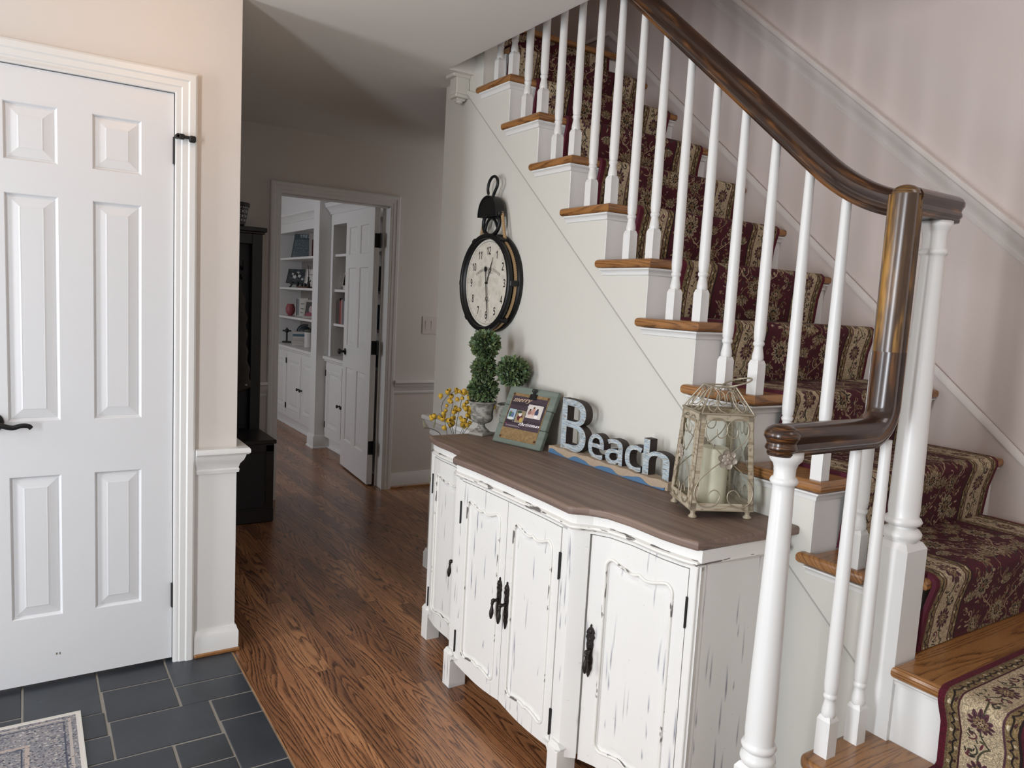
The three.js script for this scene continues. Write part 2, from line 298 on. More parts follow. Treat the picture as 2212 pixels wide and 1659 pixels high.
windowUnit('window_3', 'x', -0.96, -7.3, -5.9, 0.8, 2.2, 4, 3);

// mouldings. Profiles: [projection, height]
const CASING = [[0, 0], [0, 0.011], [0.004, 0.0135], [0.018, 0.0135], [0.022, 0.017], [0.04, 0.018], [0.045, 0.0225], [0.063, 0.023], [0.07, 0.018], [0.07, 0]];
const CHAIR = [[0, 0], [0.008, 0], [0.010, 0.012], [0.007, 0.018], [0.012, 0.035], [0.023, 0.05], [0.029, 0.066], [0.030, 0.072], [0.037, 0.073], [0.043, 0.079], [0.043, 0.09], [0.039, 0.097], [0, 0.097]];
const BASE = [[0, 0], [0.014, 0], [0.014, 0.078], [0.010, 0.086], [0.006, 0.1], [0, 0.1]];
const up = [0, 1, 0];
structMesh('trim_1', mold([[-0.158, 0, ZC], [-0.158, 2.038, ZC], [0.436, 2.038, ZC], [0.436, 0, ZC]], [0, 0, 1], CASING), M.trim);
structMesh('trim_2', mold([[1.374, 0, ZF], [1.374, 2.006, ZF], [2.125, 2.006, ZF], [2.125, 0, ZF]], [0, 0, 1], CASING.map(([u, v]) => [u, v])), M.trim);
structMesh('trim_3', mold([[0.655, 0.7, -4.4], [0.655, 0.7, ZC], [0.508, 0.7, ZC]], up, CHAIR), M.trim);
structMesh('trim_20', box(0.507, 0.09, ZC - 0.001, 0.656, 0.71, ZC + 0.0012, 0), M.trim);
structMesh('baseboard_left', mold([[0.655, 0.0, -4.4], [0.655, 0.0, ZC], [0.508, 0.0, ZC]], up, BASE), M.trim);
structMesh('trim_4', mold([[XW, 0.7, -1.3], [XW, 0.7, ZEND], [3.3, 0.7, ZEND]], up, CHAIR), M.trim);
structMesh('trim_5', mold([[3.3, 0.695, ZF], [2.195, 0.695, ZF]], up, CHAIR), M.trim);
structMesh('trim_6', mold([[1.304, 0.695, ZF], [0.655, 0.695, ZF]], up, CHAIR), M.trim);
structMesh('baseboard_back', [mold([[3.3, 0.012, ZF], [2.195, 0.012, ZF]], up, BASE), mold([[1.304, 0.012, ZF], [0.655, 0.012, ZF]], up, BASE)], M.trim);
structMesh('baseboard_stair', mold([[XW, 0.0, -1.3], [XW, 0.0, ZEND], [3.3, 0, ZEND]], up, BASE), M.trim);
structMesh('trim_7', uvm(mold([[3.3, 0, ZF], [2.195, 0, ZF]], up, [[0, 0], [0.024, 0], [0.022, 0.012], [0.014, 0.02], [0, 0.02]]), 'x'), M.oakStair);
structMesh('trim_8', uvm(box(0.508, -0.001, ZC, 0.674, 0.013, ZC + 0.024, 0.004), 'x'), M.oakStair);
// jambs and stops
structMesh('trim_9', [box(-0.178, 0, ZC - 0.115, -0.161, 2.052, ZC, 0), box(0.439, 0, ZC - 0.115, 0.456, 2.052, ZC, 0), box(-0.178, 2.039, ZC - 0.115, 0.456, 2.055, ZC, 0), box(-0.16, 0, ZC - 0.075, -0.145, 2.04, ZC - 0.045), box(0.424, 0, ZC - 0.075, 0.439, 2.04, ZC - 0.045), box(-0.16, 2.025, ZC - 0.075, 0.44, 2.04, ZC - 0.045)], M.trim);
structMesh('trim_10', [box(1.358, 0, ZF - 0.116, 1.374, 2.006, ZF, 0.001), box(2.134, 0, ZF - 0.116, 2.146, 2.006, ZF, 0.001), box(1.358, 2.005, ZF - 0.116, 2.142, 2.022, ZF, 0.001), box(1.374, 0, ZF - 0.07, 1.386, 2.005, ZF - 0.035), box(1.374, 1.993, ZF - 0.07, 2.125, 2.005, ZF - 0.035)], M.trim);
structMesh('trim_11', mold([[1.374, 0, ZF - 0.114], [1.374, 2.006, ZF - 0.114], [2.125, 2.006, ZF - 0.114], [2.125, 0, ZF - 0.114]].reverse(), [0, 0, -1], CASING), M.trim);
// stair side: skirt board and cap on the right wall, sloped chair rail, top landing base
{
  const sy = (z) => 1.02 + 0.8455 * (-1.1354 - z);
  structMesh('trim_12', [extX([[-3.3, sy(-3.3)], [-3.3, 2.5], [-0.93, 0.4], [0.2, 0.4], [0.2, 0.75], [-0.82, 0.75]], XR - 0.012, XR + 0.01)], M.wallPink);
  structMesh('trim_18', [mold([[XR - 0.012, 0.75, 0.2], [XR - 0.012, 0.75, -0.816], [XR - 0.012, sy(-3.3), -3.3], [XR - 0.012, sy(-3.3), -4.4]], [-1, 0, 0], [[0, 0], [0.022, 0], [0.022, 0.006], [0.008, 0.012], [0, 0.012]].map(([u, v]) => [-u + 0.006, v]))], M.trimPink);
  const cy = (z) => 2.143 + 0.8455 * (-1.8 - z);
  structMesh('trim_13', mold([[XR, cy(-3.9), -3.9], [XR, cy(-0.3), -0.3]], [-1, 0, 0], CHAIR.map(([p, h]) => [h * 0.82, p * 0.8])), M.trimPink);
  structMesh('trim_14', box(1.83, 2.724, -4.4, XR - 0.01, 2.83, -4.388), M.trim);
}
// bottom of the upper newel post where it meets the ceiling edge
structMesh('trim_15', [box(1.662, 2.325, -3.215, 1.729, CEIL + 0.01, -3.148, 0.003), box(1.658, 2.311, -3.219, 1.731, 2.327, -3.144, 0.004), box(1.672, 2.3, -3.205, 1.72, 2.313, -3.158, 0.006), lathe([[0, 2.288], [0.014, 2.291], [0.018, 2.297], [0.015, 2.303], [0, 2.303]], 16).translate(1.695, 0, -3.181), box(1.64, 2.398, -3.22, XW, CEIL + 0.005, -3.14, 0.003)], M.panelWhite);
// structural frame under the ceiling edge: the edge board of the stair opening
structMesh('trim_16', box(1.594, CEIL + 0.001, -3.11, 1.6, CEIL + 0.28, 1.6, 0), M.trim);

// hall and library floor: oak strips, each a plank
{
  const floor = struct('floor');
  structMesh('floor_base', [box(-1.9, -0.12, ZF - 0.1, 2.66, -0.021, 1.6, 0), box(-2.0, -0.12, -8.4, 3.4, -0.021, ZF - 0.1, 0), box(2.66, -0.12, ZF - 0.1, 3.4, -0.021, ZEND, 0)], M.black);
  const w = 0.0575, all = [];
  const row = (x, z0, z1) => { let z = z1 + rr(0, 0.8); while (z > z0) { const l = rr(0.45, 1.45), a = Math.max(z - l, z0), b = Math.min(z, z1); if (b - a > 0.02) all.push([x, a, b]); z -= l; } };
  for (let i = 0; i < 19; i++) row(0.6475 + i * w, -8.28, 1.0);
  for (let i = 19; i < 36; i++) row(0.6475 + i * w, -8.28, ZEND - 0.0);
  const geo = (x, a, b) => {
    const e = 0.0009, g = box(x + 0.0002, -0.02, a + 0.0003, x + w - 0.0002, 0, b - 0.0003, 0), ou = rr(0, 9), ov = rr(0, 9), p = g.attributes.position, uv = g.attributes.uv;
    for (let i = 0; i < p.count; i++) uv.setXY(i, (p.getZ(i) - a) + ou, (p.getX(i) - x) + p.getY(i) * 0.5 + ov);
    return g;
  };
  const seen = (q) => { const zc = (q[1] + q[2]) / 2; return q[2] < -1.55 && !(q[0] > 2.2 && zc > -4.9) ? Math.hypot(q[0] + 0.2, zc) : 99; };
  all.sort((a, b) => seen(a) - seen(b));
  const rest = [[], [], [], [], []];
  all.forEach((q, i) => { const k = Math.floor(rnd() * 5), g = geo(...q); if (i < 290 && seen(q) < 50) part(floor, 'plank', g, M.planks[k]); else rest[k].push(g); });
  rest.forEach((r, k) => { if (r.length) { const m = part(floor, 'far_planks', r, M.planks[k]); m.userData.kind = 'stuff'; } });
  // slate tiles of the entry
  const tiles = struct('floor');
  part(tiles, 'grout', box(-1.9, -0.02, ZC - 0.05, 0.6455, -0.0025, 1.6, 0), M.grout);
  const T = [[-0.03, -2.925, 0.19, -2.61], [0.19, -2.925, 0.41, -2.75], [0.195, -2.75, 0.412, -2.54], [0.41, -2.925, 0.643, -2.675], [0.414, -2.675, 0.643, -2.534], [0.2, -2.54, 0.5, -2.32], [0.502, -2.534, 0.643, -2.39], [0.505, -2.39, 0.643, -2.10],
    [-0.03, -2.61, 0.195, -2.463], [-0.03, -2.463, 0.2, -2.32], [0.0, -2.32, 0.355, -2.02], [0.357, -2.318, 0.506, -2.18], [0.358, -2.18, 0.508, -1.96], [0.508, -2.10, 0.643, -1.86], [-0.25, -2.925, -0.03, -2.69], [-0.25, -2.69, -0.03, -2.463], [-0.25, -2.463, -0.03, -2.32], [-0.25, -2.32, 0.0, -2.02]];
  for (let i = 0; i < 6; i++) for (let j = 0; j < 13; j++) { const x0 = -1.9 + i * 0.275, z0 = -2.925 + j * 0.35; T.push([x0, z0, x0 + 0.275, Math.min(1.6, z0 + 0.35)]); }
  for (let i = 0; i < 4; i++) for (let j = 0; j < 11; j++) { const x0 = -0.25 + [0, 0.25, 0.608, 0.758][i], x1 = -0.25 + [0.25, 0.608, 0.758, 0.893][i], z0 = [-2.02, -2.02, -1.96, -1.86][i] + j * 0.33; if (z0 < 1.55) T.push([x0, z0, x1, Math.min(1.6, z0 + 0.33)]); }
  for (const [x0, z0, x1, z1] of T) { const g = 0.0035; part(tiles, 'tile', uvm(box(x0 + g, -0.018, z0 + g, x1 - g, rr(-0.0006, 0.0006), z1 - g, 0.0015), 'x', 1, rr(0, 3), rr(0, 3)), M.slates[Math.floor(rnd() * 3)]); }
  structMesh('trim_17', uvm(box(0.6435, -0.02, ZC + 0.03, 0.6475, 0.0015, 1.0, 0.001), 'z'), M.oakStair);
}

{ // glass ceiling lamp of the entry
  const t = thing('ceiling_lamp', 'small warm glass ceiling lamp above the closet door', 'lamp', [0.42, CEIL, -2.28]);
  part(t, 'base', lathe([[0, -0.001], [0.07, -0.002], [0.075, -0.012], [0.05, -0.03], [0.02, -0.05], [0, -0.05]], 28), M.iron);
  part(t, 'bulb', new THREE.SphereGeometry(0.035, 18, 14).scale(1, 1.25, 1).translate(0, -0.11, 0), std({ color: L(0.8, 0.7, 0.55), emissive: new THREE.Color(1, 0.72, 0.42), emissiveIntensity: 3 }));
  part(t, 'socket', lathe([[0, -0.05], [0.016, -0.05], [0.017, -0.075], [0, -0.075]], 16), M.iron);
}
// ---------------------------------------------------------------- doors
const RAISED = [[0, 0], [0.002, -0.002], [0.006, -0.0095], [0.009, -0.0105], [0.011, -0.0085], [0.036, -0.004], [0.041, -0.0025], [0.043, -0.0028]];
function sixPanelLeaf(t, w, h, cols, rows, d, mat) {   // in local xy, front at z = 0, thickness d
  const holes = []; for (const [a, b] of cols) for (const [c, e] of rows) holes.push(rect(a, c, b, e));
  part(t, 'door_leaf', [ext(rect(0, 0, w, h), d * 0.35, {}, holes).translate(0, 0, -d * 0.35), ext(rect(0, 0, w, h), d * 0.35, {}, holes).translate(0, 0, -d), box(0.001, 0.001, -d * 0.7, w - 0.001, h - 0.001, -d * 0.3, 0)], mat);
  for (const [a, b] of cols) for (const [c, e] of rows) part(t, 'door_panel', [panel(a, c, b, e, RAISED), panel(a, c, b, e, RAISED).rotateY(PI).translate(a + b, 0, -d)], mat);
}
function knobbyHinge(h) { return [lathe([[0, -h / 2 - 0.004], [0.004, -h / 2 - 0.003], [0.0045, -h / 2], [0.0078, -h / 2], [0.0078, h / 2], [0.0045, h / 2], [0.004, h / 2 + 0.004], [0, h / 2 + 0.006]], 12)]; }
{ // closet door
  const t = struct('door_1', [-0.158, 0.014, ZC - 0.003]);
  const g = struct; void g;
  const leaf = new THREE.Group(); leaf.name = 'leaf'; t.add(leaf);
  sixPanelLeaf(leaf, 0.592, 2.022, [[0.103, 0.248], [0.346, 0.491]], [[0.233, 0.72], [0.905, 1.634], [1.736, 1.913]], 0.035, M.doorPaint);
  part(t, 'hinge', [...knobbyHinge(0.09).map((q) => q.translate(0.596, 1.832, 0.006)), box(0.588, 1.787, -0.001, 0.6, 1.877, 0.002, 0.0005), box(0.594, 1.870, 0.006, 0.604, 1.886, 0.042, 0.002), box(0.59, 1.872, 0.03, 0.648, 1.882, 0.042, 0.002), box(0.602, 1.868, 0.028, 0.62, 1.886, 0.044, 0.003), box(0.634, 1.862, 0.028, 0.656, 1.884, 0.046, 0.004)], M.iron, 'black hinge with a door stop arm');
  part(t, 'hinge', [...knobbyHinge(0.09).map((q) => q.translate(0.596, 0.242, 0.006)), box(0.588, 0.197, -0.001, 0.6, 0.287, 0.002, 0.0005)], M.iron);
  // lever handle, curved
  const hx = 0.06, hy = 0.905;
  part(t, 'lever_handle', [lathe([[0, 0], [0.031, 0], [0.032, 0.003], [0.027, 0.009], [0.014, 0.011], [0.011, 0.03], [0.012, 0.04], [0, 0.044]], 28).rotateX(PI / 2).translate(hx, hy, 0),
    (() => { const P = [[hx, hy, 0.036], [hx + 0.025, hy - 0.006, 0.04], [hx + 0.055, hy - 0.013, 0.041], [hx + 0.078, hy - 0.008, 0.04], [hx + 0.098, hy - 0.010, 0.038], [hx + 0.105, hy - 0.017, 0.036]]; const q = tube(P, 0.0075, 30, 10); const p = q.attributes.position; for (let i = 0; i < p.count; i++) { const k = clamp((p.getX(i) - hx) / 0.105, 0, 1); const cy = hy - 0.009; p.setY(i, lerp(p.getY(i), p.getY(i) + (p.getY(i) - cy) * 0.2, 1 - k)); p.setZ(i, 0.038 + (p.getZ(i) - 0.038) * lerp(1, 0.55, k)); } q.computeVertexNormals(); return q; })()], M.iron);
  part(t, 'scuff', [box(0.226, 0.09, 0, 0.231, 0.097, 0.0006, 0), box(0.236, 0.089, 0, 0.24, 0.097, 0.0006, 0)], std({ color: L(0.2, 0.17, 0.14), roughness: 0.9 }), 'two small chips in the paint');
}
{ // library door standing open
  const t = struct('door_2', [2.064, 0.012, -5.045]); t.rotation.y = PI / 2 - 0.083;   // local x runs from the hinge into the library; the seen face is local -z
  const t2 = new THREE.Group(); t2.name = 'leaf'; t2.rotation.y = PI; t.add(t2); t2.position.set(0.716, 0, 0);
  sixPanelLeaf(t2, 0.716, 1.99, [[0.085, 0.288], [0.378, 0.6]], [[0.215, 0.8], [0.972, 1.575], [1.675, 1.885]], 0.04, M.trim);
  for (const y of [1.76, 1.0, 0.27]) part(t, 'hinge', [...knobbyHinge(0.1).map((q) => q.translate(-0.006, y, 0.043)), box(-0.0025, y - 0.05, 0.004, 0.0015, y + 0.05, 0.04, 0.006), box(-0.04, y - 0.05, 0.04, -0.004, y + 0.05, 0.0425, 0.001)], M.iron);
  part(t, 'knob', [lathe([[0, 0], [0.026, 0], [0.026, 0.006], [0.01, 0.01], [0.009, 0.03], [0.02, 0.038], [0.024, 0.048], [0.018, 0.058], [0, 0.062]], 24).rotateX(-PI / 2).translate(0.655, 0.92, 0)], M.iron);
}
{ // double switch plate on the hall wall
  const t = thing('light_switch', 'pinkish double rocker switch plate on the hall wall beyond the clock wall', 'light switch', [2.467, 1.19, ZF]);
  const plateM = std({ color: L(0.62, 0.565, 0.53), roughness: 0.5 });
  part(t, 'plate', extZ(rect(-0.063, -0.063, 0.063, 0.063), 0, 0.006, { bevel: 0.003 }, []), plateM);
  for (const x of [-0.023, 0.023]) part(t, 'rocker', [box(x - 0.0165, -0.034, 0.003, x + 0.0165, 0.034, 0.008, 0.001), extX([[0.006, -0.03], [0.0105, 0.03], [0.006, 0.03]], x - 0.015, x + 0.015)], plateM);
  for (const x of [-0.023, 0.023]) for (const y of [-0.048, 0.048]) part(t, 'screw', lathe([[0, 0.0075], [0.003, 0.007], [0.003, 0.004]], 10).rotateX(PI / 2).translate(x, y, 0).translate(0, 0, -0.0005), M.trim);
}
// ---------------------------------------------------------------- staircase
const XL = 1.697, XS = 2.66, XB = 1.7335;
{
  const t = thing('staircase', 'white staircase with oak treads climbing behind the clock wall', 'staircase', [2.2, 0, -1.1]);
  const tread = (xz, y) => {
    const g = uvm(extY(xz, y - 0.03, y, { bevel: 0.011, bs: 3 }), 'x', 1, rr(0, 3), rr(0, 3)), p = g.attributes.position, uv = g.attributes.uv, ou = rr(0, 3), front = Math.max(...xz.map((q) => q[1]));
    for (let i = 0; i < p.count; i += 3) { const cx = (p.getX(i) + p.getX(i + 1) + p.getX(i + 2)) / 3, cz = (p.getZ(i) + p.getZ(i + 1) + p.getZ(i + 2)) / 3; if (xz.length === 6 && cx < XW + 0.004 && front - cz > (cx - XL) * 0.9) for (let j = i; j < i + 3; j++) uv.setXY(j, p.getZ(j) + ou, p.getX(j) + p.getY(j)); else for (let j = i; j < i + 3; j++) uv.setXY(j, p.getX(j) + ou * 2, p.getZ(j) + p.getY(j)); }
    return g;
  };
  for (let k = -1; k <= 8; k++) {
    const z = zk(k), y = yk(k), zb = z - RUN - RS + 0.004;   // nose, back
    if (k === -1) wpart(t, 'tread', tread([[XL, -1.001], [1.813, -1.001], [1.813, z], [XS, z], [XS, zb], [XW + 0.004, zb], [XW + 0.004, z - 0.285], [XL, z - 0.285]], y), M.oakStair);
    else if (k < 8) wpart(t, 'tread', tread([[XL, z], [XS, z], [XS, zb], [XW + 0.004, zb], [XW + 0.004, z - 0.285], [XL, z - 0.285]], y), M.oakStair);
    else wpart(t, 'tread', tread([[XW + 0.1, z], [XS, z], [XS, zb], [XW + 0.1, zb]], y), M.oakStair);
    wpart(t, 'riser', box(k === -1 ? 1.8 : k < 8 ? XW - 0.011 : XW + 0.1, yk(k - 1) - 0.02, z - RS - 0.02, XS, y - 0.028, z - RS, 0.001), M.trim);
    // cove under the nosing, turning back under the return
    if (k < 8) wpart(t, 'cove_moulding', mold(k === -1 ? [[XW - 0.011, y - 0.031, -0.99], [XW - 0.011, y - 0.031, z - 0.262]] : [[XS, y - 0.031, z - RS], [XW - 0.011, y - 0.031, z - RS], [XW - 0.011, y - 0.031, z - 0.262]], [0, -1, 0], [[0, 0], [-0.02, 0], [-0.019, 0.005], [-0.012, 0.008], [-0.007, 0.015], [-0.006, 0.022], [0, 0.024]]), M.trim);
  }
  wpart(t, 'riser', box(XW + 0.1, yk(8) - 0.02, zk(9) - RS - 0.02, XS, yk(9) - 0.028, zk(9) - RS, 0.001), M.trim);
  wpart(t, 'tread', tread([[XW + 0.1, zk(9)], [XS, zk(9)], [XS, zk(9) - 0.09], [XW + 0.1, zk(9) - 0.09]], yk(9)), M.oakStair, 'oak nosing of the upper landing');
  // landing and the two lower steps, which climb from the entry
  const zb = zk(-1) - RS - 0.004, Z1 = 0.2, yl = yk(-2);
  wpart(t, 'landing', tread([[1.708, Z1], [1.708, -0.913], [1.813, -0.913], [1.813, zb], [XS, zb], [XS, Z1]], yl), M.oakStair);
  wpart(t, 'riser', box(1.738, 0.37, -0.955, 1.758, yl - 0.028, Z1, 0.001), M.trim);
  wpart(t, 'cove_moulding', mold([[1.738, yl - 0.031, Z1], [1.738, yl - 0.031, -0.914]], [0, -1, 0], [[0, 0], [-0.018, 0], [-0.016, 0.006], [-0.008, 0.012], [-0.006, 0.02], [0, 0.022]]), M.trim);
  const bull = (x0, x1, z, r) => { const q = [[x1, Z1], [x0, Z1]]; for (let i = 0; i <= 6; i++) { const a = i / 6 * PI / 2; q.push([x0 + r - r * Math.cos(a), z + r - r * Math.sin(a)]); } q.push([x1, z]); return q.reverse(); };
  wpart(t, 'tread', tread(bull(1.477, 1.745, -0.985, 0.03), 2 * RISE), M.oakStair);
  wpart(t, 'tread', tread(bull(1.245, 1.512, -0.985, 0.03), RISE), M.oakStair);
  for (const [x, y] of [[1.507, RISE], [1.277, 0]]) wpart(t, 'riser', box(x, y, -0.955, x + 0.02, y + RISE - 0.028, Z1, 0.001), M.trim);
  wpart(t, 'end_panel', extZ([[1.277, 0], [1.277, RISE - 0.03], [1.507, RISE - 0.03], [1.507, 2 * RISE - 0.03], [1.729, 2 * RISE - 0.03], [1.729, 0]], -0.956, -0.945), M.trim);
}
// ---------------------------------------------------------------- railing: newels, balusters, handrail
{
  const t = thing('stair_railing', 'dark wooden handrail on white turned balusters and two newel posts', 'railing', [1.55, RISE, -0.957]);
  const square = (x, z, w, y0, y1, sh) => { // square block with a lamb's tongue top
    const a = w / 2; const g = new THREE.BoxGeometry(w, y1 - y0, w, 1, 1, 1); g.translate(x, (y0 + y1) / 2, z);
    const ring = (s, y) => [[x - s, y, z - s], [x + s, y, z - s], [x + s, y, z + s], [x - s, y, z + s]]; const pos = [];
    const R = [ring(a, y1), ring(a * 0.8, y1 + sh * 0.7), ring(a * 0.55, y1 + sh)];
    for (let k = 0; k < 2; k++) for (let i = 0; i < 4; i++) { const A = R[k][i], B = R[k][(i + 1) % 4], C = R[k + 1][(i + 1) % 4], D = R[k + 1][i]; pos.push(...A, ...C, ...B, ...A, ...D, ...C); }
    const q = new THREE.BufferGeometry(); q.setAttribute('position', new THREE.Float32BufferAttribute(pos, 3)); q.computeVertexNormals();
    return [plain(g), plain(q)];
  };
  const cache = {};
  function baluster(x, y0, z, y1) {
    const h = Math.round((y1 - y0) * 200) / 200;
    cache[h] ??= merge([...square(0, 0, 0.0335, 0, 0.088, 0.014), lathe([[0.0, 0.09], [0.0135, 0.094], [0.0155, 0.099], [0.0165, 0.106], [0.0155, 0.114], [0.0125, 0.13], [0.0118, 0.137], [0.0145, 0.14], [0.0158, 0.145], [0.0145, 0.15], [0.0125, 0.152], [0.0148, 0.156], [0.0163, 0.175], [0.0160, 0.3], [0.0122, h + 0.01], [0, h + 0.01]], 18)]);
    const m = part(t, 'baluster', cache[h], M.trim); m.position.set(x - 1.55, y0 - RISE, z + 0.957);
  }
  const yc = (z) => z < -1.25 ? 2.0 + 0.8455 * (-1.5 - z) : null;
  const ease = new THREE.QuadraticBezierCurve3(V(0, 1.789, -1.25), V(0, 1.66, -1.098), V(0, 1.66, -0.95));
  const railY = (z) => { if (z < -1.25) return yc(z); let lo = 0, hi = 1; for (let i = 0; i < 24; i++) { const m = (lo + hi) / 2; if (ease.getPoint(m).z < z) lo = m; else hi = m; } return ease.getPoint(lo).y; };
  for (let k = 0; k <= 7; k++) for (const d of [0.033, 0.147]) { const z = zk(k) - d; baluster(XB, yk(k) - 0.0015, z, railY(z) - 0.03 + (z > -1.2 ? 0 : -0.012)); }
  baluster(XB, yk(-1) - 0.0015, zk(-1) - 0.139, 1.645);
  baluster(1.538, 2 * RISE - 0.0015, -0.953, 1.115); baluster(1.654, 2 * RISE - 0.0015, -0.953, 1.115);
  // newel posts
  const nw = 0.087, nx = 1.7685, nz = -0.9575;
  wpart(t, 'newel_post', [...square(nx, nz, nw, 2 * RISE - 0.001, 0.856, 0.02), lathe([[0, 0.86], [0.03, 0.865], [0.036, 0.872], [0.044, 0.882], [0.0448, 0.891], [0.038, 0.9], [0.0295, 0.904], [0.0295, 0.909], [0.039, 0.912], [0.0432, 0.92], [0.039, 0.928], [0.034, 0.931], [0.0355, 0.95], [0.0335, 1.1], [0.0255, 1.53], [0.0255, 1.548], [0.0295, 1.551], [0.0315, 1.557], [0.0295, 1.563], [0.0255, 1.566], [0.0258, 1.595], [0.029, 1.608], [0.034, 1.616], [0.035, 1.628], [0, 1.63]], 36).translate(nx, 0, nz)], M.trim, 'taller newel post at the landing');
  wpart(t, 'newel_post', [...square(1.3025, nz, 0.066, RISE - 0.001, 0.425, 0.016), lathe([[0, 0.43], [0.026, 0.434], [0.033, 0.44], [0.0375, 0.449], [0.036, 0.458], [0.029, 0.464], [0.0275, 0.468], [0.034, 0.472], [0.037, 0.479], [0.034, 0.486], [0.03, 0.489], [0.0315, 0.51], [0.03, 0.62], [0.022, 1.035], [0.022, 1.047], [0.026, 1.05], [0.0285, 1.056], [0.026, 1.062], [0.0215, 1.065], [0.0218, 1.082], [0.025, 1.092], [0.032, 1.1], [0.034, 1.108], [0.034, 1.118], [0, 1.12]], 36).translate(1.3025, 0, nz)], M.trim, 'shorter newel post at the foot of the stairs');
  // handrail profile: [across the rail in its plane (up), sideways]
  const half = [[-0.032, 0.0], [-0.032, 0.0235], [-0.027, 0.0255], [-0.023, 0.0245], [-0.021, 0.027], [-0.017, 0.0295], [-0.012, 0.0285], [-0.007, 0.0265], [-0.002, 0.028], [0.006, 0.0325], [0.014, 0.0325], [0.022, 0.0275], [0.028, 0.0185], [0.0315, 0.008], [0.032, 0]];
  const RP = [...half.map(([u, v]) => [u, -v]), ...half.slice(1, -1).reverse()];
  const upper = [V(XB + 0.005, yc(-3.6), -3.6), V(XB + 0.005, yc(-2.4), -2.4)]; for (let i = 0; i <= 14; i++) { const p = ease.getPoint(i / 14); upper.push(V(XB + 0.005, p.y, p.z)); }
  wpart(t, 'handrail', mold(upper, [-1, 0, 0], RP, false, 0.55), M.rail, 'dark brown sloping handrail');
  // cap over the landing newel, gooseneck and low rail in one vertical plane
  const zc = -0.957, xg = 1.632, yr = 1.143, top = 1.66;
  const endCap = (x, y, dir) => { const q = half.map(([u, v]) => [Math.max(0, v) * 1.0, y + u]); return new THREE.LatheGeometry(q.map(([r, yy]) => V2(r, yy)), 24, dir > 0 ? 0 : PI, PI).translate(x, 0, zc); };
  wpart(t, 'handrail_cap', [mold([[1.815, top, zc], [xg + 0.012, top, zc]].reverse(), [0, 0, 1], RP, false, 0.55), lathe(half.map(([u, v]) => [v, top + u]), 28).translate(1.815, 0, zc)], M.rail, 'dark rounded cap over the taller newel post');
  const a = [], b = [], R = 0.062;
  a.push(V(xg, top + 0.012, zc), V(xg, 1.325, zc));
  b.push(V(xg, 1.325, zc), V(xg, yr + R, zc)); for (let i = 1; i <= 10; i++) { const w = i / 10 * PI / 2; b.push(V(xg - R + R * Math.cos(w), yr + R - R * Math.sin(w), zc)); } b.push(V(1.28, yr, zc));
  const capTop = half.map(([u, v]) => [v * 0.98, u]);
  wpart(t, 'gooseneck', [mold([...a].reverse(), [0, 0, 1], RP, false, 0.55), grid(16, 6, (u, v) => { const w = u * 2 * PI, s = Math.cos(v * PI / 2); return V(xg + Math.cos(w) * 0.031 * s, top + 0.012 + 0.022 * Math.sin(v * PI / 2), zc + Math.sin(w) * 0.031 * s); })], M.railWorn, 'worn lighter brown upright part of the handrail');
  wpart(t, 'handrail', [mold([...b].reverse(), [0, 0, 1], RP, false, 0.55), lathe(half.map(([u, v]) => [v * 1.1, yr + u * 1.02]), 32).translate(1.283, 0, zc)], M.rail, 'low level handrail ending over the shorter newel post');
  void capTop;
}
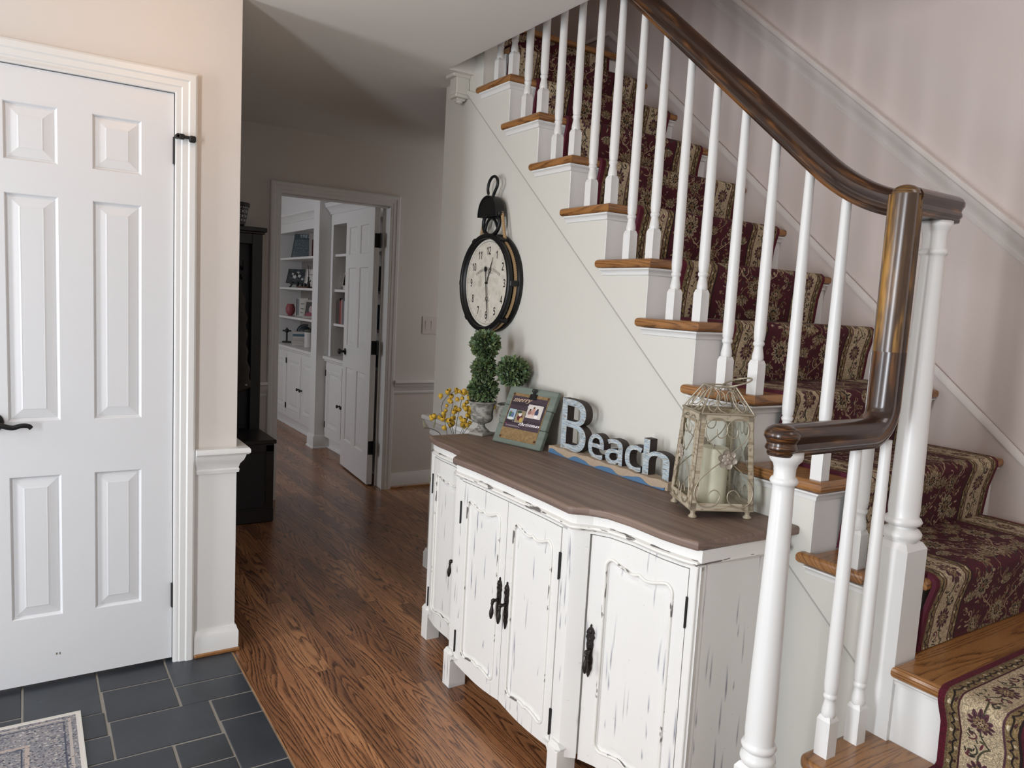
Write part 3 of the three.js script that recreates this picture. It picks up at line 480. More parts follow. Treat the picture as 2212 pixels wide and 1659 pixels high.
// ---------------------------------------------------------------- stair runners
const tRunner = canvasTex(1536, 1536, (c, w, h) => {
  // across u = 0.77 m, along v = 0.77 m
  const px = w / 0.77; seed = 321;
  const beige = '#a8987a', tan = '#83704f', red = '#4a0b1c', deep = '#1c050b', green = '#37382c';
  c.fillStyle = red; c.fillRect(0, 0, w, h); c.lineCap = 'round';
  const E = (x, y, a, b, r, col) => { c.fillStyle = col; c.beginPath(); c.ellipse(x, y, a, b, r, 0, 7); c.fill(); };
  // flower: outer petals with dark veins, inner petals, heart
  const flower = (x, y, r, n, a0, o, i, k) => { for (let q = 0; q < n; q++) { const a = a0 + q / n * 2 * PI, X = x + Math.cos(a) * r * 0.68, Y = y + Math.sin(a) * r * 0.68; E(X, Y, r * 0.34, r * 0.9 / n * 2.2, a, o); E(X, Y, r * 0.2, r * 0.035, a, k); } E(x, y, r * 0.5, r * 0.5, 0, k); for (let q = 0; q < 6; q++) { const a = a0 + 0.3 + q / 6 * 2 * PI; E(x + Math.cos(a) * r * 0.26, y + Math.sin(a) * r * 0.26, r * 0.2, r * 0.11, a, i); } E(x, y, r * 0.12, r * 0.12, 0, '#6b1a2a'); };
  const palm = (x, y, r, up, o, i, k) => { const s = up ? -1 : 1; for (let q = -3; q <= 3; q++) { const a = s * PI / 2 + q * 0.36; E(x + Math.cos(a) * r * 0.55, y + Math.sin(a) * r * 0.55, r * 0.52, r * 0.15, a, q % 2 ? i : o); E(x + Math.cos(a) * r * 0.6, y + Math.sin(a) * r * 0.6, r * 0.3, r * 0.03, a, k); } E(x, y + s * r * 0.12, r * 0.3, r * 0.24, 0, k); E(x, y + s * r * 0.12, r * 0.2, r * 0.15, 0, i); };
  const vine = (pts, lw, col) => { c.strokeStyle = col; c.lineWidth = lw; c.beginPath(); c.moveTo(...pts[0]); c.bezierCurveTo(...pts[1], ...pts[2], ...pts[3]); c.stroke(); };
  const curl = (x, y, r, a, s, lw, col) => { c.strokeStyle = col; c.lineWidth = lw; c.beginPath(); for (let i = 0; i <= 22; i++) { const k = i / 22, q = a + s * k * 4.8, R = r * (1 - k * 0.8), X = x + Math.cos(q) * R, Y = y + Math.sin(q) * R; i ? c.lineTo(X, Y) : c.moveTo(X, Y); } c.stroke(); E(x, y, lw * 1.1, lw * 1.1, 0, col); };
  const leaf = (x, y, l, a, col) => { E(x, y, l, l * 0.34, a, col); };
  const cx = w / 2, wrap = (y, f) => { f(y); if (y < 200) f(y + h); if (y > h - 200) f(y - h); }, sym = (f) => { f(1); f(-1); };
  for (let n = 0; n < 4; n++) { const y = (n + 0.5) * h / 4, d = h / 8;
    sym((s) => wrap(y, (Y) => {
      vine([[cx, Y - d], [cx + s * 150, Y - d + 30], [cx + s * 170, Y - 40], [cx + s * 90, Y]], 7, tan); vine([[cx + s * 90, Y], [cx + s * 40, Y + 60], [cx + s * 210, Y + 60], [cx + s * 250, Y + d]], 7, beige); vine([[cx + s * 250, Y - d], [cx + s * 330, Y - 60], [cx + s * 200, Y + 10], [cx + s * 380, Y + 70]], 6, tan);
      curl(cx + s * 160, Y + 108, 44, 1 + s, s, 7, beige); curl(cx + s * 306, Y + 30, 46, 3 - s, -s, 7, beige); curl(cx + s * 66, Y + 122, 36, 4, s, 6, tan); curl(cx + s * 200, Y - 130, 38, 2, -s, 6, beige); curl(cx + s * 345, Y - 120, 36, 0.4, s, 6, tan);
      palm(cx + s * 120, Y - 62, 76, n % 2, beige, tan, deep); flower(cx + s * 250, Y + d, 80, 12, 0.2, beige, tan, deep); flower(cx + s * 240, Y - 40, 56, 9, 0.1, tan, beige, deep); palm(cx + s * 350, Y + 112, 64, !(n % 2), tan, beige, green);
      for (let k = 0; k < 16; k++) curl(cx + s * rr(20, 380), Y + rr(-d, d), rr(12, 26), rr(0, 6), rnd() < 0.5 ? 1 : -1, 4.5, k % 2 ? beige : tan);
      for (let k = 0; k < 60; k++) leaf(cx + s * rr(20, 385), Y + rr(-d, d), rr(9, 20), rr(0, 3.14), [beige, tan, tan, green][k % 4]);
    }));
    wrap(y, (Y) => { flower(cx, Y, 84, 12, 0, tan, beige, deep); flower(cx, Y, 58, 10, 0.3, beige, tan, deep); palm(cx, Y - d + 34, 56, 1, beige, tan, deep); palm(cx, Y - d - 34, 56, 0, tan, beige, deep); }); }
  // borders
  const band = (x0, x1, col) => { c.fillStyle = col; c.fillRect(x0 * px, 0, (x1 - x0) * px, h); c.fillRect(w - x1 * px, 0, (x1 - x0) * px, h); };
  band(0, 0.172, '#a4926c'); band(0.022, 0.046, '#83704c'); band(0.046, 0.05, '#401820'); band(0.05, 0.136, '#baaa8b'); band(0.136, 0.141, '#54343b'); band(0.141, 0.166, '#87724d'); band(0.166, 0.172, deep); band(0, 0.018, '#5a0a22'); band(0.018, 0.023, '#6f5e42');
  for (const s of [1, -1]) { const X0 = (x) => s > 0 ? x * px : w - x * px;
    for (const gx of [0.034, 0.153]) for (let i = 0; i < 20; i++) { const y = (i + 0.5) * h / 20, X = X0(gx), f = i % 2 ? 1 : -1; c.strokeStyle = '#211711'; c.lineWidth = 8; c.beginPath(); c.moveTo(X - f * 12, y - 38); c.bezierCurveTo(X + f * 26, y - 14, X - f * 26, y + 14, X + f * 12, y + 38); c.stroke(); E(X + f * 13, y, 8, 8, 0, '#c9bb9b'); E(X - f * 13, y + 14, 6, 9, 0.5, '#4b2a26'); }
    for (let i = 0; i < 6; i++) { const y = (i + 0.5) * h / 6, X = X0(0.093), f = i % 2 ? 1 : -1;
      wrap(y, (Y) => { vine([[X + f * 30, Y - 128], [X - f * 70, Y - 60], [X + f * 80, Y + 60], [X - f * 30, Y + 128]], 8, '#47432f'); flower(X, Y, 56, 11, 0.1 * i, '#55303a', '#8d6d54', '#221714'); flower(X, Y, 34, 8, 0.4, '#8f7a58', '#c0ae88', '#3a1820'); curl(X + f * 44, Y + 90, 32, 2, f, 7, '#3f3d2e'); curl(X - f * 46, Y - 84, 30, 5, f, 7, '#5a2a33'); for (let k = 0; k < 12; k++) leaf(X + rr(-70, 70), Y + rr(60, 128) * (k % 2 ? 1 : -1), rr(9, 17), rr(0, 3.1), ['#34352a', '#5e2530', '#4e4a34', '#23201a'][k % 4]); }); }
  }
  const id = c.getImageData(0, 0, w, h), d = id.data; for (let y = 0; y < h; y++) for (let x = 0; x < w; x++) { const n = 0.72 + 0.5 * hash(x >> 2, y >> 2, 5), o = (y * w + x) * 4; for (let q = 0; q < 3; q++) d[o + q] = clamp(d[o + q] * n, 0, 255); } c.putImageData(id, 0, 0);
}, [1 / 0.77, 1 / 0.77]);
M.runner = std({ map: tRunner, roughness: 0.95, color: L(0.8, 0.78, 0.78) });
M.binding = std({ color: L(0.075, 0.007, 0.02), roughness: 0.9 });
function ribbon(path, a, b, axis, th) {   // strip of carpet along a (q, y) path, from a to b across
  const n = path.length, len = [0]; for (let i = 1; i < n; i++) len.push(len[i - 1] + Math.hypot(path[i][0] - path[i - 1][0], path[i][1] - path[i - 1][1]));
  const nor = path.map((p, i) => { const q = path[Math.max(0, i - 1)], r = path[Math.min(n - 1, i + 1)], dx = r[0] - q[0], dy = r[1] - q[1], l = Math.hypot(dx, dy); return axis === 'z' ? [-dy / l, dx / l] : [dy / l, -dx / l]; });
  const at = (s, i, o) => { const q = path[i][0] + nor[i][0] * o, y = path[i][1] + nor[i][1] * o; return axis === 'z' ? V(s, y, q) : V(q, y, s); };
  const s1 = axis === 'z' ? 1 : -1;
  const top = grid(1, n - 1, (u, v, i, j) => at(i ? b : a, j, th), (u, v) => [0, 0]);
  const uv = top.attributes.uv; for (let j = 0; j < n; j++) { uv.setXY(j * 2, 0, len[j]); uv.setXY(j * 2 + 1, Math.abs(b - a), len[j]); }
  const sideA = grid(3, n - 1, (u, v, i, j) => { const w = u * PI / 2; return at(a - Math.sign(b - a) * 0.004 * (1 - Math.sin(w) ), j, th * Math.sin(w)); });
  const sideB = grid(3, n - 1, (u, v, i, j) => { const w = (1 - u) * PI / 2; return at(b + Math.sign(b - a) * 0.004 * (1 - Math.sin(w)), j, th * Math.sin(w)); });
  void s1;
  return { top, edge: [sideA, sideB] };
}
M.runner.side = THREE.DoubleSide;
{
  const path = [], th = 0.009; // from the upper landing down to the lower landing
  path.push([zk(9) - RS + 0.002, yk(9) - 0.03]);
  for (let k = 9; k >= -1; k--) { const z = zk(k), y = yk(k); if (k < 9) path.push([z - 0.02, y], [z - 0.008, y - 0.001], [z + 0.001, y - 0.008], [z + 0.002, y - 0.018], [z - 0.002, y - 0.03]); path.push([z - (k < 9 ? 0.017 : RS - 0.003), y - 0.09], [z - RS + 0.002, y - RISE + 0.012]); if (k > -1) path.push([z - RS - 0.006, y - RISE]); else path.push([z - RS + 0.004, y - RISE + 0.002]); }
  const dense = []; for (let i = 0; i + 1 < path.length; i++) { dense.push(path[i]); }
  dense.push(path[path.length - 1]);
  const r = ribbon(dense, 1.835, 2.602, 'z', th);
  const t = thing('stair_runner', 'long burgundy and beige floral carpet runner going up the stairs', 'carpet runner', [2.2185, yk(-2), zk(-1)], 0);
  wpart(t, 'carpet', r.top, M.runner); for (const e of r.edge) wpart(t, 'binding', e, M.binding);
  const q = [], X = 1.708, yl = yk(-2);
  q.push([2.64, yl]);
  const drop = (x, y, l) => q.push([x + 0.02, y], [x + 0.008, y - 0.001], [x - 0.001, y - 0.008], [x - 0.002, y - 0.018], [x + 0.002, y - 0.03], [x + 0.024, y - 0.08], [x + 0.028, y - RISE + 0.012], [x + l, y - RISE]);
  drop(X, yl, 0.016); drop(1.477, 2 * RISE, 0.016); drop(1.245, RISE, 0.02); q.push([1.25, 0.0015]);
  const r2 = ribbon(q, -0.03, -0.797, 'x', th);
  const t2 = thing('stair_runner', 'shorter beige and burgundy carpet runner lying across the landing and lower steps', 'carpet runner', [2.2, yl, -0.4]);
  wpart(t2, 'carpet', r2.top, M.runner); for (const e of r2.edge) wpart(t2, 'binding', e, M.binding);
}
// ---------------------------------------------------------------- sideboard
const SBZ = -1.935, SBT = 0.84;
// front edge of the top in plan: x as a function of the distance from the middle
const KX = [[0, 1.256], [0.2, 1.255], [0.335, 1.249], [0.339, 1.2505], [0.355, 1.268], [0.378, 1.295], [0.42, 1.319], [0.5, 1.331], [0.61, 1.331], [0.67, 1.339], [0.71, 1.349], [0.735, 1.356]];
function frontX(z) { const d = Math.abs(z - SBZ); for (let i = 1; i < KX.length; i++) if (d <= KX[i][0]) { const t = (d - KX[i - 1][0]) / (KX[i][0] - KX[i - 1][0]); return lerp(KX[i - 1][1], KX[i][1], t); } return 1.356; }
{
  const t = thing('sideboard', 'distressed white sideboard with a greyed wood top and scrolled iron pulls against the clock wall', 'sideboard', [1.5, 0, SBZ]);
  const H = 0.735, zs = []; for (let i = 0; i <= 98; i++) zs.push(SBZ - H + i * 2 * H / 98);
  for (const e of [-0.335, 0.335, -0.35, 0.35]) zs.push(SBZ + e); zs.sort((a, b) => a - b);
  const outline = (o, he, xb) => { const q = zs.filter((z) => Math.abs(z - SBZ) <= H - he).map((z) => [frontX(z) + o, z]); return [[xb, SBZ - H + he], ...q, [xb, SBZ + H - he]]; };
  // top with a rounded edge
  const topG = uvm(extY(outline(0, 0, 1.727), SBT - 0.024, SBT, { bevel: 0.007, bs: 3 }), 'z', 1, 0.3, 0.2);
  wpart(t, 'top', topG, M.greyTop, 'greyed brown wood top');
  wpart(t, 'frieze', extY(outline(0.017, 0.014, 1.685), 0.784, SBT - 0.024), M.creamPlain);
  // bead moulding round front and sides
  const o = outline(0.019, 0.016, 1.685), beadPath = [...o].reverse().map(([x, z]) => [x, 0.772, z]);
  wpart(t, 'bead_moulding', mold(beadPath, up, [[-0.006, 0], [0.004, 0], [0.009, 0.003], [0.012, 0.008], [0.011, 0.013], [0.006, 0.016], [0.001, 0.018], [-0.006, 0.02]].map(([u, v]) => [u, v]), false, 0.5), M.creamWorn);
  // carcass, behind doors and stiles
  wpart(t, 'carcass', [extY(outline(0.042, 0.035, 1.685), 0.105, 0.79)], M.cream);
  wpart(t, 'side_panel', [box(1.365, 0.06, SBZ + H - 0.045, 1.685, 0.784, SBZ + H - 0.02, 0.002), box(1.36, 0.06, SBZ + H - 0.045, 1.395, 0.784, SBZ + H - 0.019, 0.002)].map((g) => uvm(g, 'x', 1, 0.3, 0.1)), M.cream);
  wpart(t, 'side_panel', uvm(box(1.36, 0.06, SBZ - H + 0.02, 1.685, 0.784, SBZ - H + 0.045, 0.002), 'x'), M.cream);
  // curved front pieces as displaced surfaces: stiles, rails and doors
  const face = (z0, z1, y0f, y1, disp, nu, nv, depth = 0.02) => {
    const P = (u, v, i, j) => {
      const uu = clamp((i - 1) / (nu - 2), 0, 1), vv = clamp((j - 1) / (nv - 2), 0, 1), z = lerp(z0, z1, uu), y = lerp(y0f(z), y1, vv), rim = i === 0 || j === 0 || i === nu || j === nv;
      const dx = (frontX(z + 0.002) - frontX(z - 0.002)) / 0.004, l = Math.hypot(1, dx), d = rim ? -depth : disp(z, y);
      return V(frontX(z) + 0.018 - d / l, y, z + d * dx / l);
    };
    return toCreasedNormals(grid(nu, nv, P, (u, v, p) => [p.z + 0.37 * Math.round(z0 * 5), p.y + 0.61 * Math.round(z0 * 3)]), 0.75);
  };
  const flat = () => 0;
  for (const [a, b] of [[-0.72, -0.692], [-0.338, -0.2915], [0.2915, 0.338], [0.692, 0.72]]) wpart(t, 'stile', face(SBZ + a, SBZ + b, () => 0.1, 0.772, flat, 6, 6), M.cream);
  for (const [a, b] of [[-0.371, -0.338], [0.338, 0.371]]) wpart(t, 'stile', face(SBZ + a, SBZ + b, () => 0.1, 0.772, flat, 10, 6), M.cream);
  wpart(t, 'top_rail', [[-0.72, -0.338], [-0.338, 0.338], [0.338, 0.72]].map(([a, b]) => face(SBZ + a, SBZ + b, () => 0.764, 0.774, flat, 30, 4)), M.cream);
  // doors
  const door = (a, b, handleAt, hingeAt) => {
    const z0 = SBZ + a, z1 = SBZ + b, w = z1 - z0, mid = (z0 + z1) / 2, m = 0.042;
    const bottom = (z) => { const s = (z - z0) / w; return 0.1 - 0.012 * Math.sin(s * PI) + (a < -0.1 && a > -0.31 ? 0 : 0); };
    const wave = (z) => { const s = clamp((z - mid) / (w / 2 - m), -1, 1), q = Math.abs(s); return q < 0.2 ? 0.008 * (1 - q / 0.2) ** 1.4 : 0.021 * smoothstep(q, 0.2, 1.0); };
    const dist = (z, y) => {
      const dz = Math.min(z - z0 - m, z1 - m - z), top = 0.687 + wave(z), bot = 0.156 - wave(z) * 0.6, dy = Math.min(top - y, y - bot), r = 0.022;
      return dz < r && dy < r ? r - Math.hypot(r - dz, r - dy) : Math.min(dz, dy);
    };
    const disp = (z, y) => { const d = dist(z, y); return d < 0.001 ? 0.002 : d < 0.007 ? 0.002 - 0.0055 * smoothstep(d, 0.001, 0.007) : d < 0.018 ? -0.0035 : -0.0035 + 0.0015 * smoothstep(d, 0.018, 0.024); };
    const dg = wpart(t, 'door', face(z0 + 0.0015, z1 - 0.0015, bottom, 0.762, disp, 96, 190), M.cream);
    // bead round the panel
    const rim = [], zi0 = z0 + m, zi1 = z1 - m, r = 0.022, on = (z, y) => V(frontX(z) + 0.018 - 0.0025, y, z), n = 26;
    for (let i = 0; i <= n; i++) { const z = lerp(zi0 + r, zi1 - r, i / n); rim.push(on(z, 0.687 + wave(z))); }
    const tr = 0.687 + wave(zi1 - r), br = 0.156 - wave(zi1 - r) * 0.6, arc = (cz, cy, a0) => { for (let i = 1; i < 6; i++) { const a = a0 - i / 6 * PI / 2; rim.push(on(cz + r * Math.cos(a), cy + r * Math.sin(a))); } };
    arc(zi1 - r, tr - r, PI / 2); for (let i = 0; i <= 8; i++) rim.push(on(zi1, lerp(tr - r, br + r, i / 8)));
    arc(zi1 - r, br + r, 0); for (let i = 0; i <= n; i++) { const z = lerp(zi1 - r, zi0 + r, i / n); rim.push(on(z, 0.156 - wave(z) * 0.6)); }
    arc(zi0 + r, br + r, -PI / 2); for (let i = 0; i <= 8; i++) rim.push(on(zi0, lerp(br + r, tr - r, i / 8))); arc(zi0 + r, tr - r, PI);
    const bead = tube(rim, 0.0046, 340, 8, true); { const q = bead.attributes.uv, L0 = 2 * (z1 - z0 + 0.55); for (let i = 0; i < q.count; i++) q.setXY(i, q.getX(i) * L0, q.getY(i) * 0.02); }
    mesh('panel_bead', bead.translate(-1.5, 0, -SBZ), M.creamWorn, dg);
    const off = V(1.5, 0, SBZ);
    // frame of the front at a given z: position and outward turn
    const place = (g, z, y, d = 0.002) => { const dx = (frontX(z + 0.004) - frontX(z - 0.004)) / 0.008, ang = Math.atan(dx); return g.clone().rotateY(-PI / 2 + ang * 1.0).translate(frontX(z) + 0.018 - d - off.x, y - off.y, z - off.z); };
    const hz = SBZ + hingeAt;
    for (const y of [0.652, 0.182]) mesh('hinge', merge([place(box(-0.0035, -0.038, -0.004, 0.0035, 0.038, 0.0035, 0.001), hz, y), place(lathe([[0, -0.041], [0.0028, -0.04], [0.0028, 0.04], [0, 0.041]], 8).translate(0, 0, 0.003), hz, y)]), M.iron, dg);
    // pull: ornate plate with a hanging drop
    const half = [[0.0, 0.079], [0.003, 0.074], [0.002, 0.07], [0.006, 0.067], [0.010, 0.06], [0.0125, 0.053], [0.010, 0.049], [0.0115, 0.045], [0.0135, 0.04], [0.010, 0.034], [0.009, 0.028], [0.0105, 0.02], [0.0095, 0.01], [0.008, 0.0], [0.0085, -0.012], [0.0105, -0.022], [0.0105, -0.034], [0.008, -0.042], [0.0095, -0.05], [0.0085, -0.056], [0.005, -0.064], [0.004, -0.07], [0.0, -0.078]];
    const plate = ext([...half, ...half.slice(1, -1).reverse().map(([x, y]) => [-x, y])], 0.004, { bevel: 0.0018, bs: 2 });
    const bumps = [[0, 0.057, 0.0055], [0.005, 0.048, 0.003], [-0.005, 0.048, 0.003], [0, 0.034, 0.004], [0, 0.018, 0.0035], [0, -0.03, 0.005], [0, -0.046, 0.0035]].map(([x, y, r]) => new THREE.SphereGeometry(r, 10, 8).scale(1, 1.3, 0.7).translate(x, y, 0.0045));
    const drop = [lathe([[0, 0], [0.005, 0.001], [0.006, 0.006], [0.0045, 0.012], [0.006, 0.016], [0.0075, 0.021], [0.005, 0.027], [0, 0.029]], 14).rotateX(PI / 2).translate(0, 0.004, 0.003), lathe([[0, -0.058], [0.003, -0.057], [0.0055, -0.05], [0.0075, -0.04], [0.007, -0.03], [0.0045, -0.02], [0.0035, -0.012], [0.0055, -0.008], [0.0045, -0.002], [0.002, 0.003], [0, 0.004]], 14).rotateX(-0.06).translate(0, 0.002, 0.027)];
    mesh('pull', merge([plate, ...bumps, ...drop].map((g) => place(g, SBZ + handleAt, 0.43))), M.ironOld, dg);
  };
  M.ironOld = std({ color: L(0.035, 0.03, 0.028), roughness: 0.42, metalness: 0.75 });
  door(-0.29, 0, -0.022, -0.2905); door(0, 0.29, 0.022, 0.2905); door(-0.6905, -0.373, -0.388, -0.691); door(0.373, 0.6905, 0.388, 0.691);
  // feet: blocks with a curved inner shoulder
  const foot = (zc, d0, inner) => {   // inner: +1 shoulder towards +z, -1 towards -z, 0 both
    const w = 0.024, sh = [[-w, 0.0], [w, 0.0], [w, 0.1]]; const q = [[-w, 0], [w, 0]];
    if (inner >= 0) q.push([w, 0.1], [w + 0.012, 0.115], [w + 0.03, 0.12]); else q.push([w, 0.12]);
    if (inner <= 0) q.push([-w - 0.03, 0.12], [-w - 0.012, 0.115], [-w, 0.1]); else q.push([-w, 0.12]); void sh;
    const x = frontX(SBZ + zc) + 0.004;
    const bodyG = uvm(extX(q.map(([z, y]) => [z + SBZ + zc, y]), x, x + d0, { bevel: 0.003, bs: 2 }), 'z', 1, zc, 0.3);
    const capG = box(x - 0.004, 0.112, SBZ + zc - w - 0.004, x + 0.04, 0.14, SBZ + zc + w + 0.004, 0.012);
    wpart(t, 'foot', [bodyG, capG], M.cream);
  };
  foot(-0.325, 0.07, 1); foot(0.325, 0.07, -1); foot(-0.705, 0.06, 1); foot(0.705, 0.06, -1);
  for (const s of [-1, 1]) wpart(t, 'foot', box(1.62, 0, SBZ + s * 0.69 - 0.024, 1.68, 0.11, SBZ + s * 0.69 + 0.024, 0.004), M.cream);
}
// ---------------------------------------------------------------- topiaries in stone urns
const tStone = tex(256, 256, (u, v) => { const a = fbm(u * 8, v * 8, 8, 8, 141, 5), b = fbm(u * 40, v * 40, 40, 40, 147, 2); let c = mix3([112, 110, 104], [176, 174, 166], smoothstep(a, 0.25, 0.7)); return mix3(c, [80, 78, 72], smoothstep(b, 0.68, 0.85) * 0.6); }, [2, 2]);
M.stone = std({ map: tStone, color: L(0.8, 0.8, 0.78), roughness: 0.85, bumpMap: tStone, bumpScale: 0.001 });
M.leaf = std({ color: L(0.095, 0.14, 0.07), roughness: 0.55, side: THREE.DoubleSide, vertexColors: true });
M.twig = std({ color: L(0.05, 0.04, 0.025), roughness: 0.9 });
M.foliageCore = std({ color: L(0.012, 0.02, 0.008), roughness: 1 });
function leafBall(r, n, sy = 1) {
  const pos = [], col = [];
  for (let i = 0; i < n; i++) {
    const y = 1 - 2 * (i + 0.5) / n, a = i * 2.39996 + rr(-0.3, 0.3), q = Math.sqrt(1 - y * y), d = V(Math.cos(a) * q, y, Math.sin(a) * q), base = d.clone().multiplyScalar(r * rr(0.66, 0.92));
    const dir = d.clone().add(V(rr(-0.9, 0.9), rr(-0.7, 0.9), rr(-0.9, 0.9))).normalize(), sd = dir.clone().cross(V(rr(-1, 1), rr(-1, 1), rr(-1, 1))).normalize(), nn = sd.clone().cross(dir);
    const l = rr(0.014, 0.023), w = l * rr(0.24, 0.34), k = rr(0.55, 1.7), c = [k * rr(0.8, 1.2), k, k * rr(0.6, 1.1)];
    const P = (s, t, h) => base.clone().addScaledVector(dir, s * l).addScaledVector(sd, t * w).addScaledVector(nn, h * l);
    const A = P(0, 0, 0), B = P(0.4, 1, 0.1), C = P(0.55, 0, -0.02), D = P(0.4, -1, 0.1), E = P(0.8, 0.75, 0.08), F = P(0.8, -0.75, 0.08), G = P(1, 0, 0.04);
    for (const [x, y2, z] of [[A, C, B], [A, D, C], [B, C, E], [C, G, E], [C, D, F], [C, F, G]]) { for (const p of [x, y2, z]) { pos.push(p.x, p.y * sy, p.z); col.push(...c); } }
  }
  const g = new THREE.BufferGeometry(); g.setAttribute('position', new THREE.Float32BufferAttribute(pos, 3)); g.setAttribute('color', new THREE.Float32BufferAttribute(col, 3)); g.computeVertexNormals();
  return g;
}
function urn(t, s) {
  // square plinth, stem, gadrooned bowl, flared rim
  const bowl = new THREE.LatheGeometry([[0.022, 0.048], [0.03, 0.051], [0.04, 0.058], [0.0455, 0.068], [0.047, 0.08], [0.045, 0.083], [0.0455, 0.086], [0.046, 0.1], [0.049, 0.118], [0.0525, 0.128], [0.058, 0.133], [0.059, 0.138], [0.056, 0.141], [0.05, 0.138], [0.046, 0.125], [0.0, 0.123]].map(([r, y]) => V2(r, y)), 64);
  const p = bowl.attributes.position; for (let i = 0; i < p.count; i++) { const x = p.getX(i), y = p.getY(i), z = p.getZ(i), r = Math.hypot(x, z); if (y > 0.049 && y < 0.081 && r > 0.02) { const k = 1 + 0.035 * Math.sin(Math.atan2(z, x) * 22) * Math.sin((y - 0.049) / 0.032 * PI); p.setX(i, x * k); p.setZ(i, z * k); } } bowl.computeVertexNormals();
  part(t, 'urn', [box(-0.037, 0, -0.037, 0.037, 0.012, 0.037, 0.002), lathe([[0.034, 0.012], [0.034, 0.016], [0.028, 0.022], [0.018, 0.03], [0.014, 0.04], [0.0145, 0.045], [0.021, 0.049], [0.02, 0.053], [0, 0.053]], 32), bowl].map((g) => g.clone().scale(s, s, s)), M.stone);
}
function topiary(name, label, pos, turn, balls, s) {
  const t = thing(name, label, 'topiary', pos, turn, undefined);
  urn(t, s);
  part(t, 'stem', tube([[0, 0.1, 0], [0.003, 0.2, 0.002], [-0.002, 0.3, 0], [0, balls[0][1], 0]], 0.005, 20, 8), M.twig);
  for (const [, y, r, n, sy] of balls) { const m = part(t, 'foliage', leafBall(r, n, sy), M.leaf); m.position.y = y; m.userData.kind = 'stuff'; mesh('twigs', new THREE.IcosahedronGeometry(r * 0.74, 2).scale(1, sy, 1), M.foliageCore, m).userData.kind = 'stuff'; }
}
topiary('topiary', 'green topiary of three stacked leaf balls in a pale stone urn', [1.572, SBT, -2.628], 0.35, [[0, 0.372, 0.059, 760, 0.98], [0, 0.273, 0.048, 620, 1.0], [0, 0.187, 0.06, 800, 0.92]], 1.0);
topiary('topiary', 'green topiary of one leaf ball in a stone urn behind the clip board', [1.648, SBT, -2.53], 0.2, [[0, 0.272, 0.065, 820, 0.95]], 0.98);
